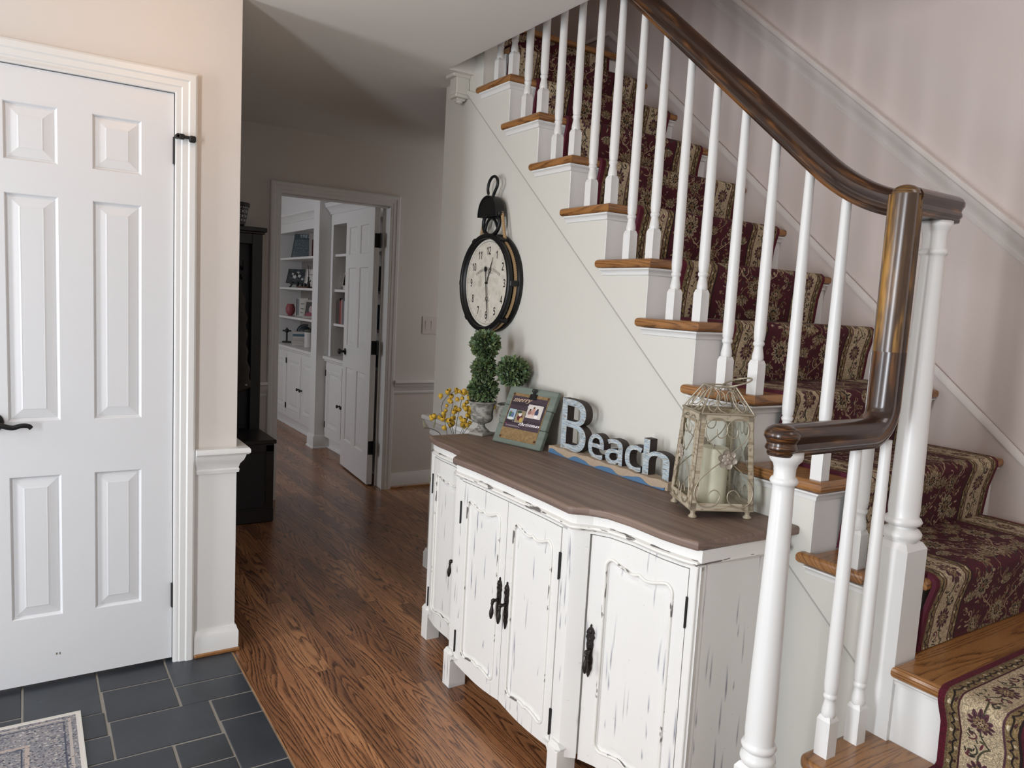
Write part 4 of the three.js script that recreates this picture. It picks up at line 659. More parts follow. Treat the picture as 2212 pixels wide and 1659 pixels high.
// ---------------------------------------------------------------- yellow flowers in a tall vase on the floor
{
  const t = thing('flower_vase', 'tall floor vase of yellow blossoms on thin stems beside the sideboard', 'vase', [1.56, 0, -2.84]);
  part(t, 'vase', lathe([[0, 0], [0.05, 0], [0.055, 0.01], [0.045, 0.06], [0.07, 0.25], [0.06, 0.42], [0.03, 0.52], [0.04, 0.56], [0.036, 0.556], [0.026, 0.52], [0, 0.5]], 28), std({ color: L(0.3, 0.29, 0.27), roughness: 0.4 }));
  M.petal = std({ color: L(0.55, 0.34, 0.03), roughness: 0.6, side: THREE.DoubleSide }); M.stemGreen = std({ color: L(0.05, 0.045, 0.03), roughness: 0.8 }); M.paleLeaf = std({ color: L(0.42, 0.44, 0.3), roughness: 0.6, side: THREE.DoubleSide });
  const bud = merge([0, 1, 2, 3, 4].map((i) => new THREE.SphereGeometry(0.0085, 7, 5, 0, PI * 0.9).scale(0.8, 1.1, 0.75).translate(0, 0.003, 0.0035).rotateY(i * 1.257)).concat([lathe([[0, -0.012], [0.003, -0.009], [0.005, -0.004], [0, -0.002]], 7)]));
  const stems = [[[-0.02, 0.5, 0], [-0.035, 0.82, 0.0], [-0.06, 0.93, -0.01], [-0.03, 0.985, 0.01], [0.005, 1.0, 0.03], [0.02, 0.98, 0.04]], [[0, 0.5, 0], [0, 0.85, 0.02], [0.01, 0.93, 0.03], [0.02, 1.0, 0.03]], [[0.01, 0.5, 0], [0.03, 0.82, 0.03], [0.045, 0.9, 0.05], [0.06, 0.965, 0.05]], [[0, 0.5, 0], [0.02, 0.8, 0.04], [0.06, 0.87, 0.06], [0.1, 0.95, 0.06], [0.12, 0.93, 0.07]], [[0.01, 0.5, 0], [-0.02, 0.8, 0.03], [-0.05, 0.86, 0.03], [-0.085, 0.9, 0.01], [-0.1, 0.87, 0.01]], [[0, 0.5, 0], [0.0, 0.8, 0.05], [0.03, 0.88, 0.06], [0.02, 0.94, 0.07]], [[0, 0.5, 0], [-0.01, 0.8, 0.02], [-0.03, 0.88, 0.02], [-0.02, 0.95, 0.02]]];
  part(t, 'stem', stems.map((s) => tube(s, 0.0012, 24, 5)), M.stemGreen).userData.kind = 'stuff';
  for (const s of stems) { const c = new THREE.CatmullRomCurve3(s.map((p) => V(...p))); for (let i = 0; i < 11; i++) { const p = c.getPoint(0.5 + 0.5 * i / 10.01); const b = part(t, 'blossom', bud, M.petal); b.position.set(p.x + rr(-0.028, 0.028), Math.max(0.82, p.y + rr(-0.018, 0.012)), p.z + rr(-0.026, 0.026)); b.rotation.set(rr(-0.9, 0.9), rr(0, 6), rr(-0.9, 0.9)); b.scale.setScalar(rr(0.75, 1.15)); } }
  const leafS = (() => { const s = new THREE.Shape(); s.moveTo(0, 0); s.quadraticCurveTo(0.012, 0.014, 0, 0.04); s.quadraticCurveTo(-0.012, 0.014, 0, 0); return new THREE.ExtrudeGeometry(s, { depth: 0.0006, bevelEnabled: false }); })();
  part(t, 'twig', [tube([[-0.02, 0.52, 0], [-0.06, 0.8, 0.0], [-0.1, 0.83, -0.01], [-0.135, 0.835, -0.02]], 0.0016, 16, 5), tube([[0, 0.52, 0], [-0.06, 0.6, 0.01], [-0.105, 0.6, 0.01]], 0.0016, 12, 5)], M.stemGreen);
  for (const [x, y, z, a] of [[-0.13, 0.832, -0.02, 0.35], [-0.095, 0.83, -0.01, -0.25], [-0.1, 0.6, 0.01, 0.7], [-0.085, 0.585, 0.01, 2.3]]) { const l = part(t, 'leaf', leafS, M.paleLeaf); l.position.set(x, y, z); l.rotation.set(0, 0.3, a); }
}
// ---------------------------------------------------------------- clip board with a card
{
  const P = [1.537, SBT + 0.0005, -2.486], dir = V(0.25, 0, 0.968), turn = Math.atan2(-0.968, 0.25), tilt = 0.42;   // local x along the bottom edge, local z towards the viewer
  const t = thing('clip_board_frame', 'grey-green board of wooden planks with burlap leaning on the sideboard', 'clip frame', P, turn);
  const holder = (g) => g.clone().translate(0, 0, 0).rotateX(-tilt).translate(0, 0, 0);
  M.sage = std({ map: tex(256, 256, (u, v) => { const n = fbm(u * 3, v * 30, 3, 30, 201, 4); return mix3([104, 114, 106], [128, 138, 128], n); }, [3, 3]), roughness: 0.7, color: L(0.85, 0.87, 0.85) });
  const W = 0.248, H = 0.236, D = 0.02, lift = 0.004;
  const plank = (y0, y1, x1) => uvm(box(0, y0, -D, x1, y1, 0, 0.0025), 'x', 1, rr(0, 2), rr(0, 2));
  for (const [a, b, w] of [[0, 0.076, W], [0.0775, 0.155, W - 0.003], [0.1565, H, W]]) part(t, 'plank', holder(plank(a + lift, b + lift, w)), M.sage);
  part(t, 'backing', holder(box(0.02, 0.02, -D - 0.006, W - 0.02, H - 0.02, -D + 0.001, 0.001)), M.dark);
  part(t, 'easel_leg', [box(0, 0, -0.004, 0.03, 0.14, 0.002, 0.001).rotateX(0.38).translate(W / 2 - 0.015, 0.0, -0.128)], M.dark);
  const tBurlap = tex(256, 256, (u, v) => { const a = Math.sin(u * PI * 2 * 40) * 0.5 + 0.5, b = Math.sin(v * PI * 2 * 40) * 0.5 + 0.5, n = fbm(u * 20, v * 20, 20, 20, 221, 3); return mix3([98, 78, 50], [176, 148, 104], clamp(a * b * 0.8 + n * 0.5, 0, 1)); }, [6, 6]);
  M.burlap = std({ map: tBurlap, roughness: 0.95, bumpMap: tBurlap, bumpScale: 0.0008 });
  part(t, 'burlap', holder(uvm(box(0.03, 0.022, 0, W - 0.03, 0.212, 0.0015, 0), 'x')), M.burlap);
  for (const [x, y] of [[0.036, 0.03], [W - 0.036, 0.032], [0.036, 0.206], [W - 0.036, 0.206]]) part(t, 'tack', holder(lathe([[0, 0.0045], [0.0025, 0.004], [0.0045, 0.002], [0.005, 0]], 12).rotateX(PI / 2).translate(x, y, 0.0012)), M.copper ??= std({ color: L(0.12, 0.06, 0.04), roughness: 0.4, metalness: 0.8 }));
  // bulldog clip
  const cx = 0.137, cy = 0.207;
  part(t, 'clip', [box(cx - 0.019, cy - 0.014, 0.002, cx + 0.019, cy - 0.006, 0.008, 0.002), extX([[0.001, cy - 0.01], [0.009, cy - 0.01], [0.006, cy + 0.008], [0.001, cy + 0.008]], cx - 0.016, cx + 0.016), box(cx - 0.006, cy - 0.012, 0.006, cx + 0.006, cy + 0.02, 0.0085, 0.001), new THREE.TorusGeometry(0.0055, 0.0022, 8, 16).translate(cx - 0.006, cy + 0.022, 0.008), new THREE.TorusGeometry(0.0055, 0.0022, 8, 16).translate(cx + 0.006, cy + 0.022, 0.008)].map(holder), M.iron);
  // card
  const tCard = canvasTex(512, 512, (c, w, h) => {
    c.fillStyle = '#3b2f38'; c.fillRect(0, 0, w, h); seed = 99;
    for (let i = 0; i < 7; i++) { c.fillStyle = i % 2 ? '#342a33' : '#43363f'; c.fillRect(0, i * h / 7, w, h / 7 - 2); }
    for (let i = 0; i < 22; i++) { c.fillStyle = `rgba(225,225,230,${rr(0.2, 0.7)})`; c.beginPath(); c.arc(rr(20, w - 20), rr(20, h - 20), rr(3, 11), 0, 7); c.fill(); }
    const photo = (x, y, a, b, bg, fig) => { c.fillStyle = bg; c.fillRect(x, y, a, b); for (const [fx, fy, fw, fh, col] of fig) { c.fillStyle = col; c.beginPath(); c.ellipse(x + fx * a, y + fy * b, fw * a, fh * b, 0, 0, 7); c.fill(); } };
    photo(268, 104, 212, 208, '#cfc8c2', [[0.2, 0.62, 0.11, 0.24, '#8c6a66'], [0.42, 0.5, 0.12, 0.3, '#b58d80'], [0.66, 0.56, 0.12, 0.26, '#3d3f5c'], [0.42, 0.2, 0.06, 0.07, '#4b3326'], [0.2, 0.38, 0.06, 0.07, '#35262a'], [0.68, 0.3, 0.06, 0.07, '#2b2126'], [0.3, 0.84, 0.2, 0.12, '#d8bfb6'], [0.68, 0.84, 0.12, 0.13, '#e8e4e2']]);
    photo(14, 214, 106, 168, '#9db3bd', [[0.3, 0.5, 0.22, 0.3, '#4d6b58'], [0.62, 0.6, 0.2, 0.3, '#5f6f93'], [0.35, 0.25, 0.1, 0.08, '#a87d68'], [0.5, 0.9, 0.4, 0.14, '#d5d7d2']]);
    photo(134, 222, 122, 190, '#8e8062', [[0.5, 0.55, 0.3, 0.3, '#5a2028'], [0.45, 0.32, 0.2, 0.16, '#d8d2cc'], [0.7, 0.75, 0.2, 0.2, '#b79a55'], [0.3, 0.12, 0.3, 0.12, '#3d4a3a']]);
    c.strokeStyle = '#c9c3c6'; c.lineWidth = 2; c.strokeRect(268, 104, 212, 208); c.strokeRect(134, 222, 122, 190);
    c.save(); c.fillStyle = '#e9cfa8'; c.transform(1, -0.06, -0.25, 1, 0, 0); c.font = 'italic 86px serif'; c.fillText('merry', 38, 96); c.restore();
    c.save(); c.fillStyle = '#f4f2f2'; c.transform(1, -0.04, -0.25, 1, 0, 0); c.font = 'italic bold 60px serif'; c.fillText('christmas', 318, 462); c.restore();
    c.fillStyle = '#b9b0b6'; c.fillRect(30, 468, 190, 4); c.fillRect(30, 480, 210, 3); c.fillStyle = '#b03a5a'; c.beginPath(); c.arc(28, 452, 7, 0, 7); c.fill();
  });
  const k = thing('greeting_card', 'dark Christmas card with family photos held by the black clip on the board', 'card', P, turn);
  const cg = box(0.034, 0.068, 0.0018, W - 0.034, 0.2, 0.0026, 0), uvs = cg.attributes.uv, pp = cg.attributes.position; for (let i = 0; i < pp.count; i++) uvs.setXY(i, (pp.getX(i) - 0.034) / (W - 0.068), (pp.getY(i) - 0.068) / 0.132);
  part(k, 'card', holder(cg), std({ map: tCard, roughness: 0.35 })); void dir;
}
// ---------------------------------------------------------------- BEACH sign
{
  const t = thing('beach_sign', 'wooden sign of upright striped blue letters on a sand and wave base', 'sign', [1.66, SBT, -1.925]);
  const font = await new FontLoader().loadAsync('fonts/droid/droid_sans_regular.typeface.json');
  const tStripe = canvasTex(512, 512, (c, w, h) => { seed = 55; c.fillStyle = '#a9b4ba'; c.fillRect(0, 0, w, h); const P = ['#7fa6c4', '#c9cfcd', '#6b5a48', '#93b4cb', '#b9bdb8', '#5d5348', '#88a9c0', '#d4d6d0', '#8b7a62']; for (let i = 0; i < 900; i++) { c.globalAlpha = rr(0.35, 0.9); c.fillStyle = P[Math.floor(rnd() * P.length)]; c.fillRect(rr(-40, w), rr(0, h), rr(20, 120), rr(2, 7)); } c.globalAlpha = 1; }, [9, 9]);
  M.stripe = std({ map: tStripe, roughness: 0.75 }); M.brownEdge = std({ color: L(0.035, 0.024, 0.02), roughness: 0.7 });
  const glyphs = [['B', -2.188, -2.046, 0.866, 1.05], ['e', -2.026, -1.945, 0.866, 0.951], ['a', -1.932, -1.848, 0.866, 0.95], ['c', -1.832, -1.755, 0.866, 0.949], ['h', -1.746, -1.63, 0.864, 0.98]];
  for (const [ch, z0, z1, y0, y1] of glyphs) {
    const sh = font.generateShapes(ch, 1), g0 = new THREE.ShapeGeometry(sh); g0.computeBoundingBox(); const b = g0.boundingBox, sx = (z1 - z0) / (b.max.x - b.min.x), sy = (y1 - y0) / (b.max.y - b.min.y);
    const T = (p) => p.map((q) => V2((q.x - b.min.x) * sx, (q.y - b.min.y) * sy));
    const shapes = sh.map((s) => { const e = s.extractPoints(8), r = new THREE.Shape(T(e.shape)); r.holes = e.holes.map((q) => new THREE.Path(T(q))); return r; });
    const g = new THREE.ExtrudeGeometry(shapes, { depth: 0.03, bevelEnabled: true, bevelSize: 0.0008, bevelThickness: 0.0008, bevelSegments: 1, bevelOffset: 0.0016 });
    g.translate(0, 0, -0.03).rotateY(-PI / 2).translate(1.655 - 1.66, y0 - SBT, z0 + 1.925);
    part(t, 'letter', g, [M.stripe, M.brownEdge]);
  }
  const tSand = tex(256, 256, (u, v) => { const n = hash(Math.floor(u * 256), Math.floor(v * 256), 9), m = fbm(u * 20, v * 20, 20, 20, 77, 3); let c = mix3([160, 140, 118], [206, 188, 166], n * 0.6 + m * 0.4); return n > 0.94 ? [90, 74, 62] : c; }, [12, 12]);
  M.sand = std({ map: tSand, roughness: 0.95, bumpMap: tSand, bumpScale: 0.001 }); M.wave = std({ color: L(0.085, 0.19, 0.34), roughness: 0.55 });
  const z0 = -2.24, z1 = -1.613, top = [], wv = [];
  for (let i = 0; i <= 60; i++) { const z = lerp(z1, z0, i / 60); top.push([z, SBT + 0.027 + 0.0014 * Math.sin(z * 90) + 0.0012 * Math.sin(z * 37)]); wv.push([z, SBT + 0.009 + 0.0075 * Math.sin((z - z0) * 41 + 0.3) + 0.002 * Math.sin((z - z0) * 90)]); }
  wpart(t, 'sand_base', extX([[z0, SBT + 0.001], [z1, SBT + 0.001], ...top], 1.637, 1.692, { bevel: 0.001, bs: 1 }), M.sand);
  wpart(t, 'wave', extX([[z0 + 0.004, SBT + 0.0005], [z1 - 0.012, SBT + 0.0005], ...wv.slice(1, -1).map(([z, y]) => [z, Math.max(y, SBT + 0.001)])], 1.6335, 1.64, { bevel: 0.001, bs: 1 }), M.wave, 'blue wave along the front of the base');
}
// ---------------------------------------------------------------- lantern and candle
{
  const tCh = tex(256, 256, (u, v) => { const a = fbm(u * 40, v * 5, 40, 5, 301, 4), b = fbm(u * 12, v * 12, 12, 12, 307, 3); let c = mix3([196, 186, 166], [150, 134, 108], smoothstep(a, 0.45, 0.75) * 0.8); return mix3(c, [96, 78, 58], smoothstep(b, 0.62, 0.8) * 0.5); }, [5, 5]);
  M.shabby = std({ map: tCh, roughness: 0.6, metalness: 0.15, color: L(0.9, 0.88, 0.84) }); M.wire = std({ color: L(0.42, 0.37, 0.28), roughness: 0.4, metalness: 0.5 });
  M.pane = phys({ color: 0xfcfdfc, transmission: 1, thickness: 0, roughness: 0.02, ior: 1.45 });
  const P = [1.604, SBT, -1.4125], turn = -0.469;
  const t = thing('lantern', 'cream metal candle lantern with scrolled wire hearts and glass sides on the sideboard', 'lantern', P, turn);
  const y0 = 0.022, y1 = 0.281, hb = 0.0885, ht = 0.0735, half = (y) => lerp(hb, ht, (y - y0) / (y1 - y0));
  // point on face s (0 front +z, 1 right +x, 2 back, 3 left -x): a across, y up, d outwards
  const F = (s, a, y, d) => V(a, y, half(y) + d).applyAxisAngle(V(0, 1, 0), s * PI / 2);
  const quadBar = (s, a0, a1, b0, b1, ya, yb, th) => { // slab on a face between edges a (at ya) and b (at yb)
    const pts = []; for (const d of [0, -th]) pts.push(F(s, a0, ya, d), F(s, a1, ya, d), F(s, b1, yb, d), F(s, b0, yb, d));
    const ix = [0, 1, 2, 0, 2, 3, 4, 6, 5, 4, 7, 6, 0, 4, 5, 0, 5, 1, 1, 5, 6, 1, 6, 2, 2, 6, 7, 2, 7, 3, 3, 7, 4, 3, 4, 0], pos = ix.map((i) => pts[i].toArray()).flat();
    const g = new THREE.BufferGeometry(); g.setAttribute('position', new THREE.Float32BufferAttribute(pos, 3)); g.computeVertexNormals(); return uvm(g, 'y', 1, rr(0, 1), rr(0, 1));
  };
  const w = 0.0155, frame = [];
  for (let s = 0; s < 4; s++) {
    frame.push(quadBar(s, -hb, -hb + w, -ht, -ht + w, y0, y1, 0.0025), quadBar(s, hb - w, hb, ht - w, ht, y0, y1, 0.0025));
    frame.push(quadBar(s, -hb, hb, -half(y0 + 0.02), half(y0 + 0.02), y0, y0 + 0.02, 0.003), quadBar(s, -half(y1 - 0.016), half(y1 - 0.016), -ht, ht, y1 - 0.016, y1, 0.003));
  }
  frame.push(box(-hb, y0 - 0.001, -hb, hb, y0 + 0.003, hb, 0.001));
  part(t, 'frame', frame, M.shabby);
  part(t, 'door_frame', [quadBar(3, -half(0.05) + w + 0.002, -half(0.05) + w + 0.011, -half(0.26) + w + 0.002, -half(0.26) + w + 0.011, 0.045, 0.262, -0.003), quadBar(3, half(0.05) - w - 0.011, half(0.05) - w - 0.002, half(0.26) - w - 0.011, half(0.26) - w - 0.002, 0.045, 0.262, -0.003), quadBar(3, -half(0.05) + w, half(0.05) - w, -half(0.05) + w, half(0.05) - w, 0.043, 0.052, -0.003), quadBar(3, -half(0.26) + w, half(0.26) - w, -half(0.26) + w, half(0.26) - w, 0.255, 0.263, -0.003)], M.shabby);
  part(t, 'latch', [box(-0.004, 0, -0.005, 0.008, 0.012, 0.004, 0.001).rotateY(0.0).translate(...F(3, half(0.12) - 0.006, 0.13, 0.002).toArray())], M.shabby);
  for (let s = 0; s < 4; s++) part(t, 'glass_pane', quadBar(s, -hb + w - 0.002, hb - w + 0.002, -ht + w - 0.002, ht - w + 0.002, y0 + 0.016, y1 - 0.012, 0.0015).translate(...V(0, 0, -0.0032).applyAxisAngle(V(0, 1, 0), s * PI / 2).toArray()), M.pane);
  // scrolls
  const C = (q, k = 0.00026) => q.map(([x, y]) => [(x - 615) * k, y0 + (1475 - y) * k * 0.97]);
  const hi = C([[585, 885], [500, 800], [430, 730], [388, 640], [395, 550], [450, 498], [510, 486], [580, 515], [618, 580], [610, 640], [578, 684], [530, 686], [507, 650], [503, 600]]);
  const lo = C([[560, 955], [500, 1000], [410, 1080], [330, 1180], [303, 1280], [325, 1370], [385, 1422], [450, 1434], [530, 1405], [574, 1330], [563, 1275], [520, 1246], [475, 1265], [440, 1315]]);
  for (let s = 0; s < 4; s++) {
    const k = s % 2 ? 0.8 : 1;
    part(t, 'scroll', [hi, lo].flatMap((c) => [1, -1].map((m) => tube(c.map(([a, y]) => F(s, a * m * k, y, 0.0035)), 0.0016, 60, 6))), M.wire);
    const petals = []; for (let i = 0; i < 6; i++) { const a = i / 6 * 2 * PI + 0.3, g = new THREE.SphereGeometry(0.0125, 12, 6, 0, PI * 2, 0, PI / 2).scale(0.82, 0.45, 1.05).rotateX(PI / 2).translate(0, 0.0145, -0.001); const p = g.attributes.position; for (let j = 0; j < p.count; j++) p.setZ(j, p.getZ(j) * -0.6 + 0.006 + Math.hypot(p.getX(j), p.getY(j)) * 0.18); g.computeVertexNormals(); petals.push(g.rotateZ(a)); }
    for (let i = 0; i < 6; i++) { const a = i / 6 * 2 * PI + 0.8; petals.push(new THREE.SphereGeometry(0.008, 10, 6).scale(0.8, 1.1, 0.35).translate(0, 0.008, 0.009).rotateZ(a)); }
    petals.push(new THREE.SphereGeometry(0.004, 10, 8).translate(0, 0, 0.013));
    const fl = part(t, 'flower', petals, M.wireFlower ??= std({ color: L(0.4, 0.34, 0.28), roughness: 0.45, metalness: 0.3, side: THREE.DoubleSide })); const c = F(s, 0, 0.165, 0.006); fl.position.copy(c); fl.rotation.y = s * PI / 2; fl.scale.setScalar(k);
  }
  // open roof of wires with curls
  const yr = 0.352, hr = 0.0335, R = (s, a, f) => V(a, lerp(y1, yr, f), lerp(ht + 0.002, hr, f)).applyAxisAngle(V(0, 1, 0), s * PI / 2), roof = [];
  const sq = (h, y, r) => { const c = [V(-h, y, h), V(h, y, h), V(h, y, -h), V(-h, y, -h)]; return [0, 1, 2, 3].map((i) => tube([c[i], c[(i + 1) % 4]], r, 1, 8)); };
  roof.push(...sq(ht + 0.001, y1 + 0.002, 0.0028), ...sq(hr, yr, 0.0024));
  for (let s = 0; s < 4; s++) {
    roof.push(tube([R(s, -ht, 0), R(s, -lerp(ht, hr, 0.5) + 0.001, 0.55), R(s, -hr, 1)], 0.0022, 8, 8));
    for (const m of [1, -1]) { roof.push(tube([[0.03, 1], [0.018, 0.7], [0.024, 0.35], [0.04, 0.12], [0.05, 0.2], [0.048, 0.42], [0.036, 0.5], [0.03, 0.36]].map(([a, f]) => R(s, a * m, f)), 0.0015, 40, 6), tube([[0.0, 0.04], [0.022, 0.2], [0.026, 0.55], [0.014, 0.85], [0.004, 0.75], [0.003, 0.5]].map(([a, f]) => R(s, a * m, f)), 0.0015, 32, 6)); }
  }
  part(t, 'roof', roof, M.wire);
  part(t, 'handle', new THREE.TorusGeometry(0.04, 0.0024, 10, 48).rotateX(PI / 2 - 0.0).rotateZ(0.32).translate(0.046, yr + 0.012, 0.006), M.wire);
  for (const [x, z] of [[-1, 1], [1, 1], [1, -1], [-1, -1]]) part(t, 'foot', lathe([[0, 0], [0.009, 0], [0.0115, 0.002], [0.011, 0.006], [0.007, 0.009], [0.006, 0.014], [0.0085, 0.018], [0.009, 0.023], [0, 0.023]], 16).translate(x * (hb - 0.012), 0, z * (hb - 0.012)), M.shabby);
  const c = thing('candle', 'thick cream pillar candle inside the wire lantern', 'candle', [P[0], SBT + y0 + 0.0035, P[2]], 0.2);
  part(c, 'wax', lathe([[0, 0], [0.0385, 0], [0.0395, 0.001], [0.0395, 0.15], [0.038, 0.1545], [0.034, 0.1555], [0.02, 0.152], [0, 0.151]], 40), phys({ color: L(0.72, 0.69, 0.53), roughness: 0.5, sheen: 0.2 }));
  part(c, 'wick', lathe([[0, 0.15], [0.0012, 0.15], [0.001, 0.162], [0, 0.163]], 6), M.black);
}
// ---------------------------------------------------------------- wall clock
{
  const t = thing('wall_clock', 'round black pulley clock with a rope and hook on the stair wall', 'clock', [XW, 1.467, -2.823], -PI / 2);
  const R = 0.2115;
  part(t, 'rim', new THREE.LatheGeometry([[0, 0.001], [R, 0.001], [R + 0.001, 0.006], [R, 0.02], [R - 0.014, 0.024], [R - 0.016, 0.044], [R - 0.006, 0.048], [R, 0.054], [R, 0.066], [R - 0.006, 0.072], [R - 0.016, 0.073], [R - 0.022, 0.068], [R - 0.0235, 0.046], [0, 0.046]].map(([r, y]) => V2(r, y)), 72).rotateX(PI / 2), M.iron2 ??= std({ color: L(0.011, 0.0115, 0.012), roughness: 0.38, metalness: 0.35 }));
  const face = canvasTex(1024, 1024, (c, w, h) => {
    seed = 12; c.fillStyle = '#cfcabd'; c.fillRect(0, 0, w, h);
    for (let i = 0; i < 600; i++) { c.fillStyle = `rgba(${rnd() < 0.5 ? '120,110,90' : '235,232,222'},${rr(0.02, 0.10)})`; c.beginPath(); c.arc(rr(0, w), rr(0, h), rr(4, 50), 0, 7); c.fill(); }
    for (let i = 0; i < 260; i++) { c.fillStyle = `rgba(90,80,62,${rr(0.08, 0.3)})`; c.beginPath(); c.arc(rr(0, w), rr(0, h), rr(1, 4), 0, 7); c.fill(); }
    c.translate(512, 512); c.strokeStyle = '#3c3833'; c.lineWidth = 4; c.beginPath(); c.arc(0, 0, 482, 0, 7); c.stroke();
    for (let i = 0; i < 60; i++) { const a = i / 60 * 2 * PI, r = i % 5 ? 462 : 452; c.fillStyle = '#2a2622'; c.beginPath(); c.arc(Math.sin(a) * r, -Math.cos(a) * r, i % 5 ? 3 : 6, 0, 7); c.fill(); }
    c.fillStyle = '#1d1b19'; c.textAlign = 'center'; c.textBaseline = 'middle';
    for (let i = 1; i <= 12; i++) { const a = i / 12 * 2 * PI; c.save(); c.translate(Math.sin(a) * 376, -Math.cos(a) * 376); c.scale(0.8, 1.15); c.font = 'bold 112px sans-serif'; c.fillText(String(i), 0, 0); c.restore(); }
    c.fillStyle = '#45403a'; c.font = 'bold 46px serif'; const arc = (s, r, w0) => { for (let i = 0; i < s.length; i++) { const a = (i - (s.length - 1) / 2) * w0; c.save(); c.rotate(a); c.fillText(s[i], 0, -r); c.restore(); } };
    c.save(); c.translate(0, 380); arc('THOMAS STEVENSON', 545, 0.066); c.restore();
    c.font = '26px serif'; c.fillText('& Company', 40, -118); c.font = 'italic 34px serif'; c.fillText('London', 0, 205);
  });
  const fg = new THREE.CircleGeometry(R - 0.0225, 64); part(t, 'face', fg.translate(0, 0, 0.0475), std({ map: face, roughness: 0.7 }));
  const hand = (len, tail, a, ring) => { const g = [box(-0.0022, -tail, 0, 0.0022, ring - 0.007, 0.0012, 0), new THREE.TorusGeometry(0.0072, 0.0017, 8, 20).translate(0, ring, 0.0006), extZ([[-0.0028, ring + 0.006], [0.0028, ring + 0.006], [0.0007, len], [-0.0007, len]], 0, 0.0012)]; if (tail > 0.05) g.push(new THREE.SphereGeometry(0.011, 14, 8).scale(0.8, 1.15, 0.12).translate(0, -tail - 0.008, 0.0006)); return merge(g).rotateZ(-a); };
  part(t, 'hour_hand', hand(0.118, 0.0, 0.39, 0.058).translate(0, 0, 0.052), M.iron2); part(t, 'minute_hand', hand(0.165, 0.052, PI - 0.16, 0.068).translate(0, 0, 0.055), M.iron2);
  part(t, 'pin', lathe([[0, 0.06], [0.004, 0.059], [0.005, 0.048]], 12).rotateX(PI / 2), M.iron2);
  // pulley housing: bell-shaped block open below, wheel ring and hook
  const dome = []; for (let i = 0; i <= 20; i++) { const a = PI * i / 20; dome.push([0.07 * Math.cos(a), 0.281 + 0.084 * Math.sin(a) ** 0.8]); }
  part(t, 'pulley_block', [ext(dome, 0.006, { bevel: 0.002 }).translate(0, 0, 0.06), ext(dome, 0.005, { bevel: 0.001 }).translate(0, 0, 0.028), mold(dome.map(([x, y]) => [x, y, 0]), [0, 0, 1], [[0, 0.027], [0.006, 0.027], [0.006, 0.07], [0, 0.07]].map(([u, v]) => [-u, v])), ...[-0.05, -0.015, 0.015, 0.05].map((x) => new THREE.SphereGeometry(0.004, 8, 6).translate(x, 0.292, 0.069)), box(0.066, 0.284, 0.03, 0.082, 0.3, 0.058, 0.002)], M.iron2);
  const oval = []; for (let i = 0; i < 28; i++) { const a = i / 28 * 2 * PI; oval.push([0.066 * Math.cos(a), 0.256 + 0.052 * Math.sin(a), 0.042]); }
  part(t, 'pulley_wheel', [tube(oval, 0.0085, 56, 8, true), tube([[-0.05, 0.23, 0.042], [-0.03, 0.266, 0.042], [0, 0.278, 0.042], [0.03, 0.266, 0.042], [0.05, 0.238, 0.042]], 0.006, 24, 8), lathe([[0, -0.03], [0.009, -0.03], [0.009, 0.03], [0, 0.03]], 12).rotateX(PI / 2).translate(0, 0.285, 0.042)], M.iron2);
  part(t, 'hook', [tube([[0.004, 0.355, 0.042], [0.006, 0.374, 0.042], [0.022, 0.395, 0.042], [0.036, 0.415, 0.042], [0.034, 0.436, 0.042], [0.014, 0.452, 0.042], [-0.014, 0.45, 0.042], [-0.036, 0.43, 0.042], [-0.043, 0.405, 0.042], [-0.038, 0.385, 0.042]], 0.0062, 60, 10), new THREE.SphereGeometry(0.0062, 10, 8).translate(-0.038, 0.385, 0.042), lathe([[0, 0.358], [0.012, 0.36], [0.014, 0.366], [0.008, 0.372], [0, 0.374]], 14).translate(0, 0, 0.042)], M.iron2);
  // twisted rope
  M.rope = std({ color: L(0.4, 0.27, 0.14), roughness: 0.95 });
  const ropeOf = (pts, n) => { const c = new THREE.CatmullRomCurve3(pts.map((p) => V(...p)), false, 'centripetal'), P = c.getSpacedPoints(n), L0 = c.getLength(), out = []; const fr = c.computeFrenetFrames(n, false);
    for (let s = 0; s < 3; s++) out.push(new THREE.TubeGeometry(new THREE.CatmullRomCurve3(P.map((p, i) => { const a = s * 2.0944 + i / n * L0 / 0.03 * 2 * PI; return p.clone().addScaledVector(fr.normals[i], Math.cos(a) * 0.0036).addScaledVector(fr.binormals[i], Math.sin(a) * 0.0036); })), n * 2, 0.0042, 6)); return out; };
  const ring = (a0, a1, n) => { const q = []; for (let i = 0; i <= n; i++) { const a = lerp(a0, a1, i / n); q.push([Math.sin(a) * 0.2035, Math.cos(a) * 0.2035, 0.034]); } return q; };
  part(t, 'rope', [...ropeOf([[0.074, 0.3, 0.036], [0.08, 0.28, 0.036], [0.09, 0.24, 0.035], [0.107, 0.178, 0.034]], 24), ...ropeOf(ring(0.53, PI + 0.5, 30), 110), ...ropeOf([[-0.066, 0.29, 0.036], [-0.076, 0.26, 0.036], [-0.105, 0.178, 0.034]], 24), ...ropeOf(ring(-0.53, -PI + 0.4, 28), 100)], M.rope);
  const clamp1 = (a) => box(-0.012, -0.010, -0.006, 0.012, 0.013, 0.034, 0.003).translate(0, R - 0.006, 0.034).rotateZ(-a);
  part(t, 'clamp', [clamp1(0.53)], M.iron2); for (const a of [-0.53, PI / 2, -PI / 2, PI - 0.75, -PI + 0.75]) part(t, 'clamp', clamp1(a), M.iron2);
}
